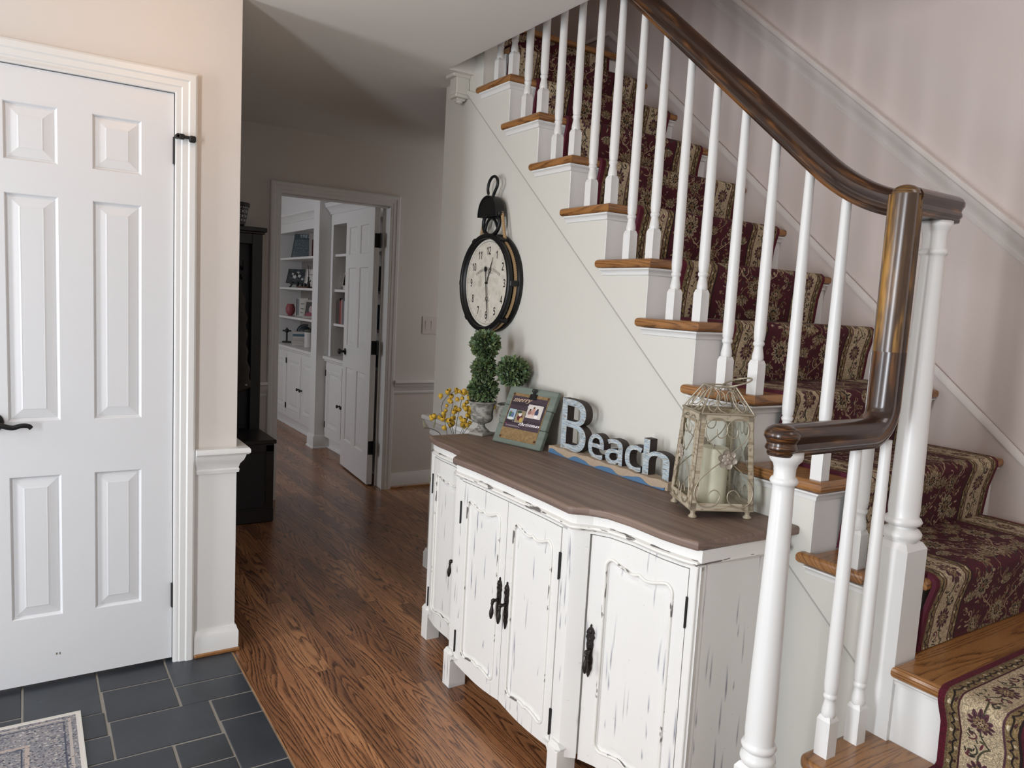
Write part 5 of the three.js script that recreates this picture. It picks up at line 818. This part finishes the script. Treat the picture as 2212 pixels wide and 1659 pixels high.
// ---------------------------------------------------------------- entry mat
{
  const tMat = canvasTex(1024, 768, (c, w, h) => {
    seed = 77; c.fillStyle = '#8b8a8d'; c.fillRect(0, 0, w, h);
    const blot = (x0, y0, x1, y1, n, cols, s0, s1) => { for (let i = 0; i < n; i++) { c.fillStyle = cols[Math.floor(rnd() * cols.length)]; c.globalAlpha = rr(0.4, 0.95); const x = rr(x0, x1), y = rr(y0, y1), s = rr(s0, s1); c.beginPath(); if (rnd() < 0.5) c.ellipse(x, y, s, s * 0.45, rr(0, 3.1), 0, 7); else { c.moveTo(x - s, y); c.quadraticCurveTo(x, y - s, x + s, y); c.quadraticCurveTo(x, y + s, x - s, y); } c.fill(); } c.globalAlpha = 1; };
    const cols = ['#3f4656', '#c3bcb4', '#5b6070', '#a79a90', '#d5cfc6', '#2f3442', '#8f8580'];
    blot(0, 0, w, h, 11000, cols, 2, 7);
    c.strokeStyle = '#b9b0a8'; c.lineWidth = 10; c.strokeRect(36, 36, w - 72, h - 72); c.lineWidth = 6; c.strokeStyle = '#4c5160'; c.strokeRect(54, 54, w - 108, h - 108); c.lineWidth = 14; c.strokeStyle = '#b5a79c'; c.strokeRect(170, 170, w - 340, h - 340); c.lineWidth = 5; c.strokeStyle = '#454b5a'; c.strokeRect(186, 186, w - 372, h - 372);
    blot(20, 20, w - 20, h - 20, 6000, cols, 1.5, 5);
    c.strokeStyle = '#dad5cc'; c.lineWidth = 16; c.strokeRect(6, 6, w - 12, h - 12);
  });
  const t = thing('entry_mat', 'small faded blue and beige patterned mat on the slate tiles', 'mat', [-0.3, 0, -2.33]);
  const x0 = -0.73, x1 = 0.125, z0 = -2.635, z1 = -2.0, g = uvm(box(x0, 0.0008, z0, x1, 0.0075, z1, 0.002), 'x'), p = g.attributes.position, uv = g.attributes.uv;
  for (let i = 0; i < p.count; i++) uv.setXY(i, (p.getX(i) - x0) / (x1 - x0), 1 - (p.getZ(i) - z0) / (z1 - z0));
  wpart(t, 'pile', g, std({ map: tMat, roughness: 0.95, color: L(0.85, 0.84, 0.85) }));
  wpart(t, 'binding', mold([[x0, 0.0008, z0], [x1, 0.0008, z0], [x1, 0.0008, z1], [x0, 0.0008, z1]].reverse(), up, [[-0.003, 0], [0.002, 0], [0.003, 0.004], [0.002, 0.008], [-0.003, 0.0085]], true), std({ color: L(0.55, 0.53, 0.48), roughness: 0.95 }));
}
// ---------------------------------------------------------------- hall tree with what stands and hangs on it
{
  M.espresso = std({ color: L(0.014, 0.012, 0.012), roughness: 0.35 }); M.espresso2 = std({ color: L(0.010, 0.011, 0.014), roughness: 0.5 });
  const X0 = 0.68, X1 = 1.232, ZB = -4.885, t = thing('hall_tree', 'tall dark brown hall tree with a storage bench against the back wall', 'hall tree', [0.95, 0, -4.7]);
  wpart(t, 'bench', [box(X0, 0.035, ZB, X1 - 0.006, 0.48, -4.45, 0.002), box(X0, 0, ZB, X1, 0.085, -4.442, 0.006), box(X1 - 0.05, 0.085, -4.452, X1 - 0.004, 0.47, -4.444, 0.001), box(X0, 0.085, -4.452, X0 + 0.05, 0.47, -4.444, 0.001), box(X0, 0.43, -4.452, X1 - 0.004, 0.478, -4.444, 0.001)], M.espresso);
  wpart(t, 'bench_top', box(X0 - 0.01, 0.478, ZB, X1 + 0.008, 0.502, -4.43, 0.004), M.espresso);
  wpart(t, 'bench_front', box(X0 + 0.055, 0.092, -4.45, X1 - 0.055, 0.425, -4.446, 0.002), M.espresso2);
  wpart(t, 'back_panel', box(X0, 0.5, ZB, X1, 1.73, ZB + 0.014, 0.001), M.espresso2);
  for (const x of [X0, X1 - 0.062]) wpart(t, 'post', box(x, 0.5, ZB, x + 0.062, 1.735, -4.8, 0.002), M.espresso);
  wpart(t, 'top_rail', box(X0 + 0.06, 1.66, ZB, X1 - 0.06, 1.735, -4.805, 0.002), M.espresso);
  wpart(t, 'cap', [box(X0 - 0.02, 1.735, ZB, X1 + 0.022, 1.762, -4.775, 0.004), box(X0 - 0.01, 1.722, ZB, X1 + 0.012, 1.737, -4.788, 0.004)], M.espresso);
  for (const x of [0.8, 0.96, 1.12]) wpart(t, 'hook', [tube([[x, 1.52, ZB + 0.012], [x, 1.5, ZB + 0.05], [x, 1.52, ZB + 0.075], [x, 1.56, ZB + 0.078]], 0.005, 16, 8), tube([[x, 1.47, ZB + 0.012], [x, 1.44, ZB + 0.035], [x, 1.455, ZB + 0.05]], 0.0045, 12, 8)], M.iron);
  // coats: folded cloth as a pleated tube hung from a hook
  const coat = (name, label, x, color, w, yTop, yBot, ph, z) => {
    const c = thing(name, label, 'coat', [x, 1.5, z]);
    const cloth = std({ color, roughness: 0.9, side: THREE.DoubleSide });
    const body = grid(48, 40, (u, v) => { const a = u * 2 * PI, k = Math.sin(Math.min(1, v * 3.4) * PI / 2), W = lerp(0.03, w, k) * (1 + 0.18 * v), D = lerp(0.02, 0.075, k), fold = 1 + 0.12 * Math.sin(a * 5 + ph + v * 2) * k + 0.06 * Math.sin(a * 11 + ph * 2); return V(Math.cos(a) * W * fold + 0.012 * Math.sin(v * 7 + ph), lerp(yTop, yBot, v) - 1.5 + 0.015 * Math.cos(a * 2 + ph) * v, Math.sin(a) * D * fold); });
    part(c, 'body', toCreasedNormals(body, 1.2), cloth);
    const sl = new THREE.CatmullRomCurve3([V(w * 0.75, yTop - 1.56, 0.02), V(w * 1.15, yTop - 1.75, 0.04), V(w * 1.25, yTop - 2.0, 0.05), V(w * 1.5, yTop - 2.2, 0.06)]);
    const tb = new THREE.TubeGeometry(sl, 40, 0.046, 16), p = tb.attributes.position; for (let i = 0; i < p.count; i++) { const f = 1 + 0.0 * i; void f; p.setX(i, p.getX(i) + 0.006 * Math.sin(p.getY(i) * 60)); } tb.computeVertexNormals();
    part(c, 'sleeve', [tb, lathe([[0, -0.001], [0.048, 0], [0.05, 0.012], [0.05, 0.05], [0.046, 0.054], [0, 0.055]], 18).rotateZ(0.4).translate(w * 1.52, yTop - 2.23, 0.062)], cloth);
    part(c, 'collar', new THREE.TorusGeometry(0.045, 0.018, 8, 20).rotateX(PI / 2 - 0.4).scale(1, 0.7, 0.8).translate(0, yTop - 1.515, 0.02), cloth);
    part(c, 'button', new THREE.SphereGeometry(0.008, 8, 6).scale(1, 1, 0.5).translate(w * 1.52 + 0.005, yTop - 2.2, 0.112), std({ color: L(0.4, 0.4, 0.4), metalness: 0.9, roughness: 0.3 }));
    return c;
  };
  coat('coat', 'dark brown-grey jacket hanging on the hall tree with its sleeve showing', 0.985, L(0.045, 0.04, 0.036), 0.085, 1.5, 0.78, 0.4, -4.8);
  coat('coat', 'black coat hanging on the left side of the hall tree', 0.76, L(0.009, 0.009, 0.011), 0.07, 1.5, 0.72, 2.1, -4.79);
  // lattice planter on top
  const pl = thing('planter', 'small dark planter with a pale lattice pattern on top of the hall tree', 'planter', [1.075, 1.762, -4.83]);
  const tLat = canvasTex(512, 256, (c, w, h) => { c.fillStyle = '#b9bab8'; c.fillRect(0, 0, w, h); c.strokeStyle = '#26262a'; c.lineWidth = 7; for (let i = 0; i < 16; i++) for (let j = 0; j < 6; j++) { const x = i * 32 + 16, y = j * 44 + 22; for (let k = 0; k < 4; k++) { c.beginPath(); c.ellipse(x + Math.cos(k * 1.571) * 11, y + Math.sin(k * 1.571) * 13, 11, 7, k * 1.571, 0, 7); c.stroke(); } } });
  part(pl, 'pot', lathe([[0.052, 0.012], [0.056, 0.014], [0.068, 0.06], [0.077, 0.115]], 36), std({ map: tLat, roughness: 0.35 }));
  part(pl, 'rim', [lathe([[0.076, 0.113], [0.081, 0.116], [0.083, 0.138], [0.078, 0.14], [0.072, 0.136], [0.066, 0.06], [0, 0.03]], 36), lathe([[0, 0], [0.05, 0], [0.054, 0.013], [0, 0.013]], 36)], std({ color: L(0.02, 0.02, 0.023), roughness: 0.5 }));
  const bx = thing('cardboard_box', 'small brown shipping box on the hall tree bench', 'box', [0.985, 0.502, -4.76]);
  M.card = std({ color: L(0.10, 0.07, 0.045), roughness: 0.9 });
  part(bx, 'carton', box(-0.1, 0, -0.08, 0.085, 0.2, 0.08, 0.003), M.card);
  part(bx, 'flap', [box(-0.1, 0.2, -0.08, 0.085, 0.2025, -0.001, 0.0005), box(-0.1, 0.2, 0.001, 0.085, 0.2025, 0.08, 0.0005)], M.card);
  part(bx, 'print', [mold(spline([[-0.03, 0.135, 0.0805], [0.0, 0.12, 0.0805], [0.035, 0.118, 0.0805], [0.06, 0.128, 0.0805]], 14).map((p) => p.toArray()), [0, 0, 1], [[-0.004, 0], [0.004, 0], [0.004, 0.0006], [-0.004, 0.0006]]), extZ([[0.05, 0.137], [0.068, 0.14], [0.064, 0.118], [0.058, 0.128]], 0.0803, 0.0809)], M.black, 'black curved arrow printed on the box');
  const bt = thing('bottle', 'dark bottle with a blue cap behind the jackets on the bench', 'bottle', [0.845, 0.502, -4.62]);
  part(bt, 'body', lathe([[0, 0], [0.033, 0], [0.035, 0.004], [0.035, 0.1], [0.03, 0.12], [0.015, 0.135], [0.015, 0.15], [0, 0.15]], 24), std({ color: L(0.012, 0.012, 0.016), roughness: 0.3 })); part(bt, 'cap', lathe([[0, 0.148], [0.017, 0.148], [0.017, 0.172], [0.015, 0.175], [0, 0.175]], 20), std({ color: L(0.03, 0.1, 0.16), roughness: 0.4 }));
}
// ---------------------------------------------------------------- library built-ins
{
  const BX = 2.22, RP2 = [[0, 0], [0.003, 0.002], [0.01, 0.003], [0.014, -0.003], [0.017, -0.001], [0.03, -0.002], [0.034, -0.007], [0.06, -0.002], [0.063, -0.002]];
  const faceX = (g, z1, x = BX) => g.rotateY(-PI / 2).translate(x, 0, z1);   // local x (0..w) runs towards +z from z1
  function bookcase(name, label, z0, z1, doors) {
    const t = thing(name, label, 'bookcase', [2.35, 0, (z0 + z1) / 2]);
    const W = M.trim, back = 2.52;
    wpart(t, 'cabinet', [box(BX + 0.02, 0.1, z0, back, 0.79, z1, 0.001), box(BX + 0.006, 0.105, z0, BX + 0.03, 0.15, z1, 0.002), box(BX + 0.006, 0.74, z0, BX + 0.03, 0.79, z1, 0.002)], W);
    wpart(t, 'plinth', [box(BX + 0.045, 0.0, z0, BX + 0.06, 0.1, z1, 0.002), box(BX + 0.03, 0, z0, BX + 0.06, 0.018, z1, 0.004)], W);
    wpart(t, 'counter', [box(BX - 0.03, 0.803, z0, back, 0.832, z1, 0.006), box(BX - 0.014, 0.786, z0, back, 0.805, z1, 0.004)], W);
    for (const [a, b, k] of doors) {
      const g = [faceX(panel(0.05, 0.05, b - a - 0.05, 0.56, RP2).translate(0, 0.147, 0.0), a), faceX(ext(rect(0, 0, b - a, 0.61), 0.012, {}, [rect(0.05, 0.05, b - a - 0.05, 0.56)]).translate(0, 0.147, -0.012), a)];
      const d = wpart(t, 'door', g, W);
      const kb = mesh('knob', lathe([[0, 0], [0.009, 0], [0.006, 0.008], [0.006, 0.014], [0.015, 0.02], [0.016, 0.026], [0.011, 0.031], [0, 0.032]], 14).rotateZ(PI / 2), M.iron, d); kb.position.set(BX - 2.35, 0.432, k - (z0 + z1) / 2);
      for (const y of [0.22, 0.68]) { const h = mesh('hinge', box(-0.004, -0.028, -0.005, 0.002, 0.028, 0.005, 0.001), M.iron, d); h.position.set(BX - 2.352, y, (k > (a + b) / 2 ? a + 0.006 : b - 0.006) - (z0 + z1) / 2); }
    }
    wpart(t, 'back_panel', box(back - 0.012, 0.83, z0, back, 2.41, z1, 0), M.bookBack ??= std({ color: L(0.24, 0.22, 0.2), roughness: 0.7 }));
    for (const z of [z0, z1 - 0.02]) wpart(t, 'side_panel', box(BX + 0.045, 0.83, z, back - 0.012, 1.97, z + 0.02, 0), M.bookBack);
    wpart(t, 'side_stile', [box(BX + 0.02, 0.83, z1 - 0.055, back, 1.972, z1, 0.002), box(BX + 0.012, 0.83, z1 - 0.035, BX + 0.03, 1.985, z1 - 0.012, 0.003)], W); wpart(t, 'side_stile', box(BX + 0.02, 0.83, z0, back, 1.972, z0 + 0.055, 0.002), W);
    for (const y of [1.1, 1.397, 1.7]) wpart(t, 'shelf', box(BX + 0.045, y, z0 + 0.05, back, y + 0.022, z1 - 0.05, 0.002), W);
    wpart(t, 'header', box(BX + 0.019, 1.97, z0, back, 2.405, z1, 0.001), W);
    wpart(t, 'crown_moulding', mold([[BX + 0.02, 2.06, z1], [BX + 0.02, 2.06, z0]], up, [[0, 0], [0.012, 0.0], [0.014, 0.012], [0.02, 0.02], [0.045, 0.05], [0.058, 0.058], [0.06, 0.075], [0.066, 0.082], [0.066, 0.09], [0, 0.09]]), W);
    return t;
  }
  bookcase('bookcase', 'white built-in bookcase with filled shelves left of the library pier', -8.2, -6.61, [[-8.15, -7.645, -8.1], [-7.635, -7.16, -7.2], [-7.15, -6.68, -7.11]]);
  const zz = -7.73; void zz;
  bookcase('bookcase', 'white built-in bookcase half hidden by the open library door', -6.455, -5.15, [[-6.44, -6.035, -6.07], [-6.025, -5.62, -5.98], [-5.61, -5.2, -5.58]]);
  structMesh('wall_library_pier', box(2.135, 0, -6.608, 2.55, CEIL, -6.457, 0), M.trim);
  structMesh('baseboard_library_pier', mold([[2.3, 0, -6.608], [2.135, 0, -6.608], [2.135, 0, -6.457], [2.265, 0, -6.457]], up, [[0, 0], [0.02, 0], [0.02, 0.012], [0.013, 0.018], [0.013, 0.1], [0.006, 0.118], [0, 0.12]].map(([u, v]) => [-u, v])), M.trim);
  // ---- things on the shelves, turned to the room
  const ang = -0.42, S = [0.832, 1.122, 1.419, 1.722];
  const flat = (col) => std({ color: col, roughness: 0.8 });
  const lean = (g, a = 0.16) => g.rotateX(-a);
  {
    const t = thing('wooden_sign', 'dark slate sign headed 1987 leaning on the top library shelf', 'sign', [2.37, S[3] + 0.001, -7.72], -0.95);
    const tx = canvasTex(256, 320, (c, w, h) => { c.fillStyle = '#3f4a4f'; c.fillRect(0, 0, w, h); c.fillStyle = '#9fa8a8'; c.textAlign = 'center'; c.font = 'bold 58px sans-serif'; c.fillText('1987', w / 2, 56); seed = 3; for (let y = 84; y < h - 10; y += 13) { let x = 18; while (x < w - 30) { const l = rr(8, 40); c.fillStyle = `rgba(140,152,154,${rr(0.35, 0.8)})`; c.fillRect(x, y, Math.min(l, w - 18 - x), y % 4 ? 5 : 7); x += l + 6; } } });
    const g = box(-0.13, 0, -0.008, 0.13, 0.262, 0, 0), p = g.attributes.position, uv = g.attributes.uv; for (let i = 0; i < p.count; i++) uv.setXY(i, (p.getX(i) + 0.13) / 0.26, p.getY(i) / 0.262);
    part(t, 'board', lean(g, 0.24), std({ map: tx, roughness: 0.8 }));
  }
  const book = (label, pos, w, h, d, col, turn = ang, group) => { const b = thing('book', label, 'book', pos, turn, group); part(b, 'cover', [box(-w / 2, 0, -d, w / 2, h, -d + 0.003, 0.001), box(-w / 2, 0, -0.003, w / 2, h, 0, 0.001), box(-w / 2, 0, -d, -w / 2 + 0.003, h, 0, 0.001)], flat(col)); part(b, 'pages', box(-w / 2 + 0.003, 0.003, -d + 0.003, w / 2 - 0.004, h - 0.003, -0.003, 0), M.page ??= flat(L(0.62, 0.58, 0.5))); return b; };
  book('pale marbled book leaning beside the slate sign', [2.4, S[3] + 0.001, -7.42], 0.09, 0.24, 0.03, L(0.42, 0.38, 0.36));
  book('dark maroon book upright on the top library shelf', [2.37, S[3] + 0.001, -7.29], 0.055, 0.17, 0.035, L(0.09, 0.012, 0.018));
  {
    const e = thing('easel', 'black table easel holding the flower painting', 'easel', [2.37, S[2] + 0.001, -7.9], -0.9);
    part(e, 'leg', [tube([[-0.05, 0, 0.03], [-0.035, 0.02, 0.02], [-0.03, 0.06, 0]], 0.008, 8, 8), tube([[0.05, 0, 0.03], [0.035, 0.02, 0.02], [0.03, 0.06, 0]], 0.008, 8, 8), tube([[0, 0, -0.07], [0, 0.1, -0.03], [0, 0.16, -0.02]], 0.006, 8, 8), box(-0.05, 0.032, -0.012, 0.05, 0.046, 0.03, 0.003)], M.black);
    const t = thing('painting', 'small dark painting of white flowers on a table easel', 'painting', [2.37, S[2] + 0.048, -7.9], -0.9);
    const tx = canvasTex(256, 200, (c, w, h) => { c.fillStyle = '#232c33'; c.fillRect(0, 0, w, h); seed = 8; for (let i = 0; i < 90; i++) { c.fillStyle = ['#2f4038', '#1a2026', '#39473f', '#46424f'][i % 4]; c.beginPath(); c.ellipse(rr(0, w), rr(0, h), rr(6, 30), rr(4, 12), rr(0, 3), 0, 7); c.fill(); } for (const [x, y, r] of [[100, 110, 24], [160, 96, 20], [135, 50, 18], [206, 140, 16], [70, 70, 14]]) for (let k = 0; k < 5; k++) { c.fillStyle = k % 2 ? '#cfd0c9' : '#b3b7b2'; c.beginPath(); c.ellipse(x + Math.cos(k * 1.257) * r * 0.6, y + Math.sin(k * 1.257) * r * 0.6, r * 0.6, r * 0.4, k * 1.257, 0, 7); c.fill(); } });
    const g = box(-0.12, 0, -0.012, 0.12, 0.155, 0, 0), p = g.attributes.position, uv = g.attributes.uv; for (let i = 0; i < p.count; i++) uv.setXY(i, (p.getX(i) + 0.12) / 0.24, p.getY(i) / 0.155);
    part(t, 'canvas', lean(g, 0.32), std({ map: tx, roughness: 0.6 }));
  }
  const frameOf = (name, label, pos, w, h, b, fcol, pic, turn, ln) => { const t = thing(name, label, 'picture frame', pos, turn); part(t, 'frame', lean(mold([[-w / 2 + b, b, 0], [w / 2 - b, b, 0], [w / 2 - b, h - b, 0], [-w / 2 + b, h - b, 0]].reverse(), [0, 0, 1], [[0, -0.012], [b, -0.012], [b, 0.002], [b * 0.6, 0.006], [0, 0.0]], true), ln), fcol); const g = box(-w / 2 + b * 0.8, b * 0.8, -0.008, w / 2 - b * 0.8, h - b * 0.8, -0.004, 0), p = g.attributes.position, uv = g.attributes.uv; for (let i = 0; i < p.count; i++) uv.setXY(i, p.getX(i) / w + 0.5, p.getY(i) / h); part(t, 'picture', lean(g, ln), pic); return t; };
  const white = flat(L(0.6, 0.58, 0.55));
  const script = () => canvasTex(192, 256, (c, w, h) => { c.fillStyle = '#d8d5ce'; c.fillRect(0, 0, w, h); c.fillStyle = '#8f9698'; c.fillRect(14, 20, 40, 216); c.strokeStyle = '#3f3d3b'; c.lineWidth = 4; seed = 21; for (const y of [84, 150, 200]) { c.beginPath(); c.moveTo(76, y); for (let x = 80; x < 168; x += 9) c.quadraticCurveTo(x + rr(-3, 6), y - rr(6, 26), x + 8, y + rr(-4, 6)); c.stroke(); } });
  frameOf('picture_frame', 'white card in a thin frame beside the flower painting', [2.4, S[2] + 0.001, -7.55], 0.13, 0.2, 0.008, white, std({ map: canvasTex(128, 220, (c, w, h) => { c.fillStyle = '#d3cfc8'; c.fillRect(0, 0, w, h); c.fillStyle = '#555'; c.fillRect(40, 60, 50, 4); c.fillRect(46, 74, 40, 3); c.fillStyle = '#2c2c2c'; c.beginPath(); c.ellipse(66, 140, 8, 16, 0.4, 0, 7); c.fill(); }), roughness: 0.7 }), -0.9, 0.24);
  for (let i = 0; i < 3; i++) { const b = thing('small_bottle', ['leftmost of three squat dark jars below the white card', 'middle of three squat dark jars below the white card', 'tall dark reed bottle at the right of the squat jars'][i], 'bottle', [2.325 + i * 0.018, S[2] + 0.014, -7.535 + i * 0.05]); part(b, 'glass', lathe(i < 2 ? [[0, 0], [0.014, 0], [0.015, 0.004], [0.015, 0.026], [0.009, 0.03], [0.009, 0.036], [0, 0.036]] : [[0, 0], [0.017, 0], [0.018, 0.004], [0.017, 0.03], [0.008, 0.05], [0.009, 0.1], [0, 0.1]], 18), M.black); if (i === 2) part(b, 'reed', [tube([[0, 0.09, 0], [-0.012, 0.22, 0.01]], 0.002, 2, 5), tube([[0, 0.09, 0], [0.016, 0.2, 0.012]], 0.002, 2, 5), tube([[0, 0.09, 0], [0.004, 0.21, -0.012]], 0.002, 2, 5)], M.twig); }
  { const b = thing('tray', 'small reddish wooden tray under the dark jars', 'tray', [2.345, S[2] + 0.0005, -7.49], -1.2); part(b, 'board', box(-0.09, 0, -0.03, 0.07, 0.013, 0.03, 0.003), flat(L(0.14, 0.06, 0.035))); part(b, 'rim', mold([[-0.085, 0.012, -0.025], [0.065, 0.012, -0.025], [0.065, 0.012, 0.025], [-0.085, 0.012, 0.025]], up, [[0, 0], [0.004, 0], [0.004, 0.003], [0, 0.003]], true), flat(L(0.12, 0.05, 0.03))); }
  book('tall white book at the right end of the second library shelf', [2.43, S[2] + 0.001, -7.33], 0.11, 0.2, 0.03, L(0.5, 0.49, 0.48));
  { const v = thing('vase', 'round ribbed pink vase on the third library shelf', 'vase', [2.36, S[1] + 0.0005, -8.02]); const pr = []; for (let i = 0; i <= 30; i++) { const f = i / 30, y = 0.012 + f * 0.108; pr.push([0.05 * Math.sqrt(Math.max(0.05, 1 - ((f - 0.5) / 0.62) ** 2)) + 0.0012 * Math.sin(f * 60), y]); } part(v, 'body', lathe([[0, 0], [0.026, 0], [0.024, 0.012], ...pr, [0.036, 0.118], [0.044, 0.07], [0, 0.02]], 32), std({ color: L(0.30, 0.07, 0.08), roughness: 0.4 })); part(v, 'rim', new THREE.TorusGeometry(0.036, 0.003, 8, 28).rotateX(PI / 2).translate(0, 0.121, 0), std({ color: L(0.30, 0.07, 0.08), roughness: 0.4 })); }
  frameOf('picture_frame', 'white framed card with handwriting beside the pink vase', [2.37, S[1] + 0.001, -7.66], 0.125, 0.2, 0.008, white, std({ map: script(), roughness: 0.7 }), ang, 0.1);
  frameOf('picture_frame', 'pale tilted frame with a photo in front of the handwriting card', [2.35, S[1] + 0.001, -7.38], 0.13, 0.19, 0.022, flat(L(0.45, 0.42, 0.38)), std({ map: canvasTex(128, 180, (c, w, h) => { c.fillStyle = '#3a3531'; c.fillRect(0, 0, w, h); c.fillStyle = '#b9a6a6'; c.beginPath(); c.ellipse(80, 90, 26, 36, 0, 0, 7); c.fill(); c.fillStyle = '#8c3a4c'; c.beginPath(); c.ellipse(62, 150, 40, 30, 0, 0, 7); c.fill(); c.fillStyle = '#6a5a50'; c.beginPath(); c.arc(86, 50, 16, 0, 7); c.fill(); }), roughness: 0.5 }), -0.75, 0.3);
  { const x = thing('cross_stand', 'small black cross ornament on the library counter', 'ornament', [2.33, S[0] + 0.0005, -8.03], ang); part(x, 'base', box(-0.045, 0, -0.03, 0.045, 0.016, 0.03, 0.004), M.black); part(x, 'cross', [box(-0.009, 0.014, -0.008, 0.009, 0.16, 0.008, 0.003), box(-0.045, 0.118, -0.008, 0.045, 0.136, 0.008, 0.003), lathe([[0, 0.1], [0.018, 0.112], [0.022, 0.127], [0.018, 0.142], [0, 0.154]], 14)], M.black); }
  { const gl = thing('globe', 'dark desk globe behind the stack of books', 'globe', [2.42, S[0] + 0.0005, -7.74], ang); part(gl, 'sphere', new THREE.SphereGeometry(0.068, 28, 18).translate(0.01, 0.13, 0), std({ color: L(0.03, 0.045, 0.055), roughness: 0.4 })); part(gl, 'meridian', [new THREE.TorusGeometry(0.078, 0.007, 8, 40, PI * 1.15).rotateZ(1.1).translate(0.01, 0.13, 0), new THREE.SphereGeometry(0.009, 10, 8).translate(0.035, 0.207, 0)], M.black); part(gl, 'stand', [lathe([[0, 0], [0.05, 0], [0.052, 0.006], [0.012, 0.014], [0.008, 0.05], [0, 0.055]], 24)], M.black); }
  const stk = [[0.5, 0.46, 0.42], [0.12, 0.2, 0.27], [0.48, 0.45, 0.42], [0.55, 0.52, 0.48], [0.4, 0.37, 0.33], [0.55, 0.53, 0.5]];
  const stkL = ['lowest pale book of the stack in front of the globe', 'second book from the bottom of the stack before the globe', 'third book from the bottom of the stack before the globe', 'fourth book from the bottom of the stack before the globe', 'blue-grey book second from the top of the stack by the globe', 'topmost cream book of the stack in front of the globe'];
  for (let i = 0; i < 6; i++) { const c = i === 4 ? [0.07, 0.14, 0.19] : i === 1 ? stk[2] : stk[i], b = thing('book', stkL[i], 'book', [2.35, S[0] + 0.0008 + i * 0.0235, -7.66], ang + rr(-0.12, 0.12), 'stack of books before the globe'); const w = 0.062 - i * 0.001; part(b, 'cover', [box(-w, 0, -0.07, w, 0.003, 0.06, 0.0008), box(-w, 0.0198, -0.07, w, 0.0228, 0.06, 0.0008), box(-w, 0, 0.0575, w, 0.0228, 0.061, 0.001)], flat(L(...c))); part(b, 'pages', box(-w + 0.004, 0.003, -0.066, w - 0.004, 0.0198, 0.0575, 0), M.page); }
  { const c = thing('canister', 'white lidded canister beside the stack of books', 'canister', [2.36, S[0] + 0.0005, -7.36]); part(c, 'body', lathe([[0, 0], [0.046, 0], [0.048, 0.004], [0.048, 0.15], [0.046, 0.154], [0, 0.154]], 30), white); part(c, 'lid', lathe([[0, 0.154], [0.05, 0.154], [0.05, 0.172], [0.03, 0.178], [0, 0.18]], 30), flat(L(0.12, 0.13, 0.10))); }
  // right bookcase
  { const f = thing('shutter_frame', 'white frame with dark louvre slats tilted on the right bookcase', 'picture frame', [2.36, S[2] + 0.02, -6.37], -0.35); f.rotation.z = -0.16; f.rotation.order = 'YXZ'; const w = 0.1, h = 0.125, b = 0.018; part(f, 'frame', mold([[-w / 2 + b, b, 0], [w / 2 - b, b, 0], [w / 2 - b, h - b, 0], [-w / 2 + b, h - b, 0]].reverse(), [0, 0, 1], [[0, -0.012], [b, -0.012], [b, 0.004], [0, 0.002]], true), white); part(f, 'back', box(-w / 2 + 0.012, 0.012, -0.012, w / 2 - 0.012, h - 0.012, -0.008, 0), M.black); for (let i = 0; i < 7; i++) part(f, 'slat', box(-w / 2 + b, -0.004, -0.001, w / 2 - b, 0.004, 0.001, 0).rotateX(0.6).translate(0, b + 0.01 + i * 0.0115, -0.003), flat(L(0.08, 0.075, 0.07))); }
  { const b = thing('box', 'low white box under the tilted shutter frame', 'box', [2.39, S[2] + 0.0005, -6.27]); part(b, 'tray', box(-0.06, 0, -0.1, 0.05, 0.026, 0.09, 0.003), white); part(b, 'lid', box(-0.064, 0.026, -0.104, 0.054, 0.034, 0.094, 0.003), white); }
  const spines = [[0.1, 0.075, 0.065], [0.09, 0.07, 0.062], [0.08, 0.07, 0.066], [0.28, 0.05, 0.045], [0.35, 0.22, 0.2], [0.14, 0.13, 0.14], [0.3, 0.3, 0.32], [0.07, 0.07, 0.09]];
  const spL = ['grey-brown book leftmost on the third shelf of the right bookcase', 'second grey-brown book from the left by the bright red book', 'third brown book from the left next to the bright red book', 'bright red book standing on the right bookcase', 'pale pink book just right of the bright red book', 'dark grey book right of the pale pink book', 'light grey book near the open door edge', 'dark blue book hidden closest to the open door'];
  spines.forEach((c, i) => { const b = thing('book', spL[i], 'book', [2.36, S[1] + 0.0005, -6.4 + i * 0.034], 0, 'books standing on the right bookcase'); const h = 0.2 + (i % 3) * 0.012; part(b, 'cover', [box(-0.075, 0, -0.015, 0.07, h, -0.012, 0.0008), box(-0.075, 0, 0.012, 0.07, h, 0.015, 0.0008), box(-0.077, 0, -0.015, -0.072, h, 0.015, 0.001)], flat(L(...c))); part(b, 'pages', box(-0.072, 0.003, -0.012, 0.066, h - 0.004, 0.012, 0), M.page); });
  { const f = frameOf('picture_frame', 'dark frame on the counter of the right bookcase', [2.38, S[0] + 0.001, -6.2], 0.11, 0.17, 0.012, M.black, flat(L(0.12, 0.1, 0.08)), -0.6, 0.15); void f; }
  for (const [i, y, c, l] of [[0, S[1], [0.03, 0.14, 0.26], 'bright blue book seen through the gap beside the door hinges'], [1, S[2], [0.14, 0.13, 0.13], 'grey book seen through the gap above the blue book'], [2, S[0], [0.06, 0.06, 0.07], 'black book on the counter behind the door gap']]) { void i; const b = thing('book', l, 'book', [2.38, y + 0.0005, -5.55]); part(b, 'cover', [box(-0.1, 0, -0.12, 0.05, 0.19, -0.116, 0.001), box(-0.1, 0, 0.116, 0.05, 0.19, 0.12, 0.001), box(-0.102, 0, -0.12, -0.096, 0.19, 0.12, 0.001)], flat(L(...c))); part(b, 'pages', box(-0.096, 0.003, -0.116, 0.046, 0.186, 0.116, 0), M.page); }
}
renderer.render(scene, camera);
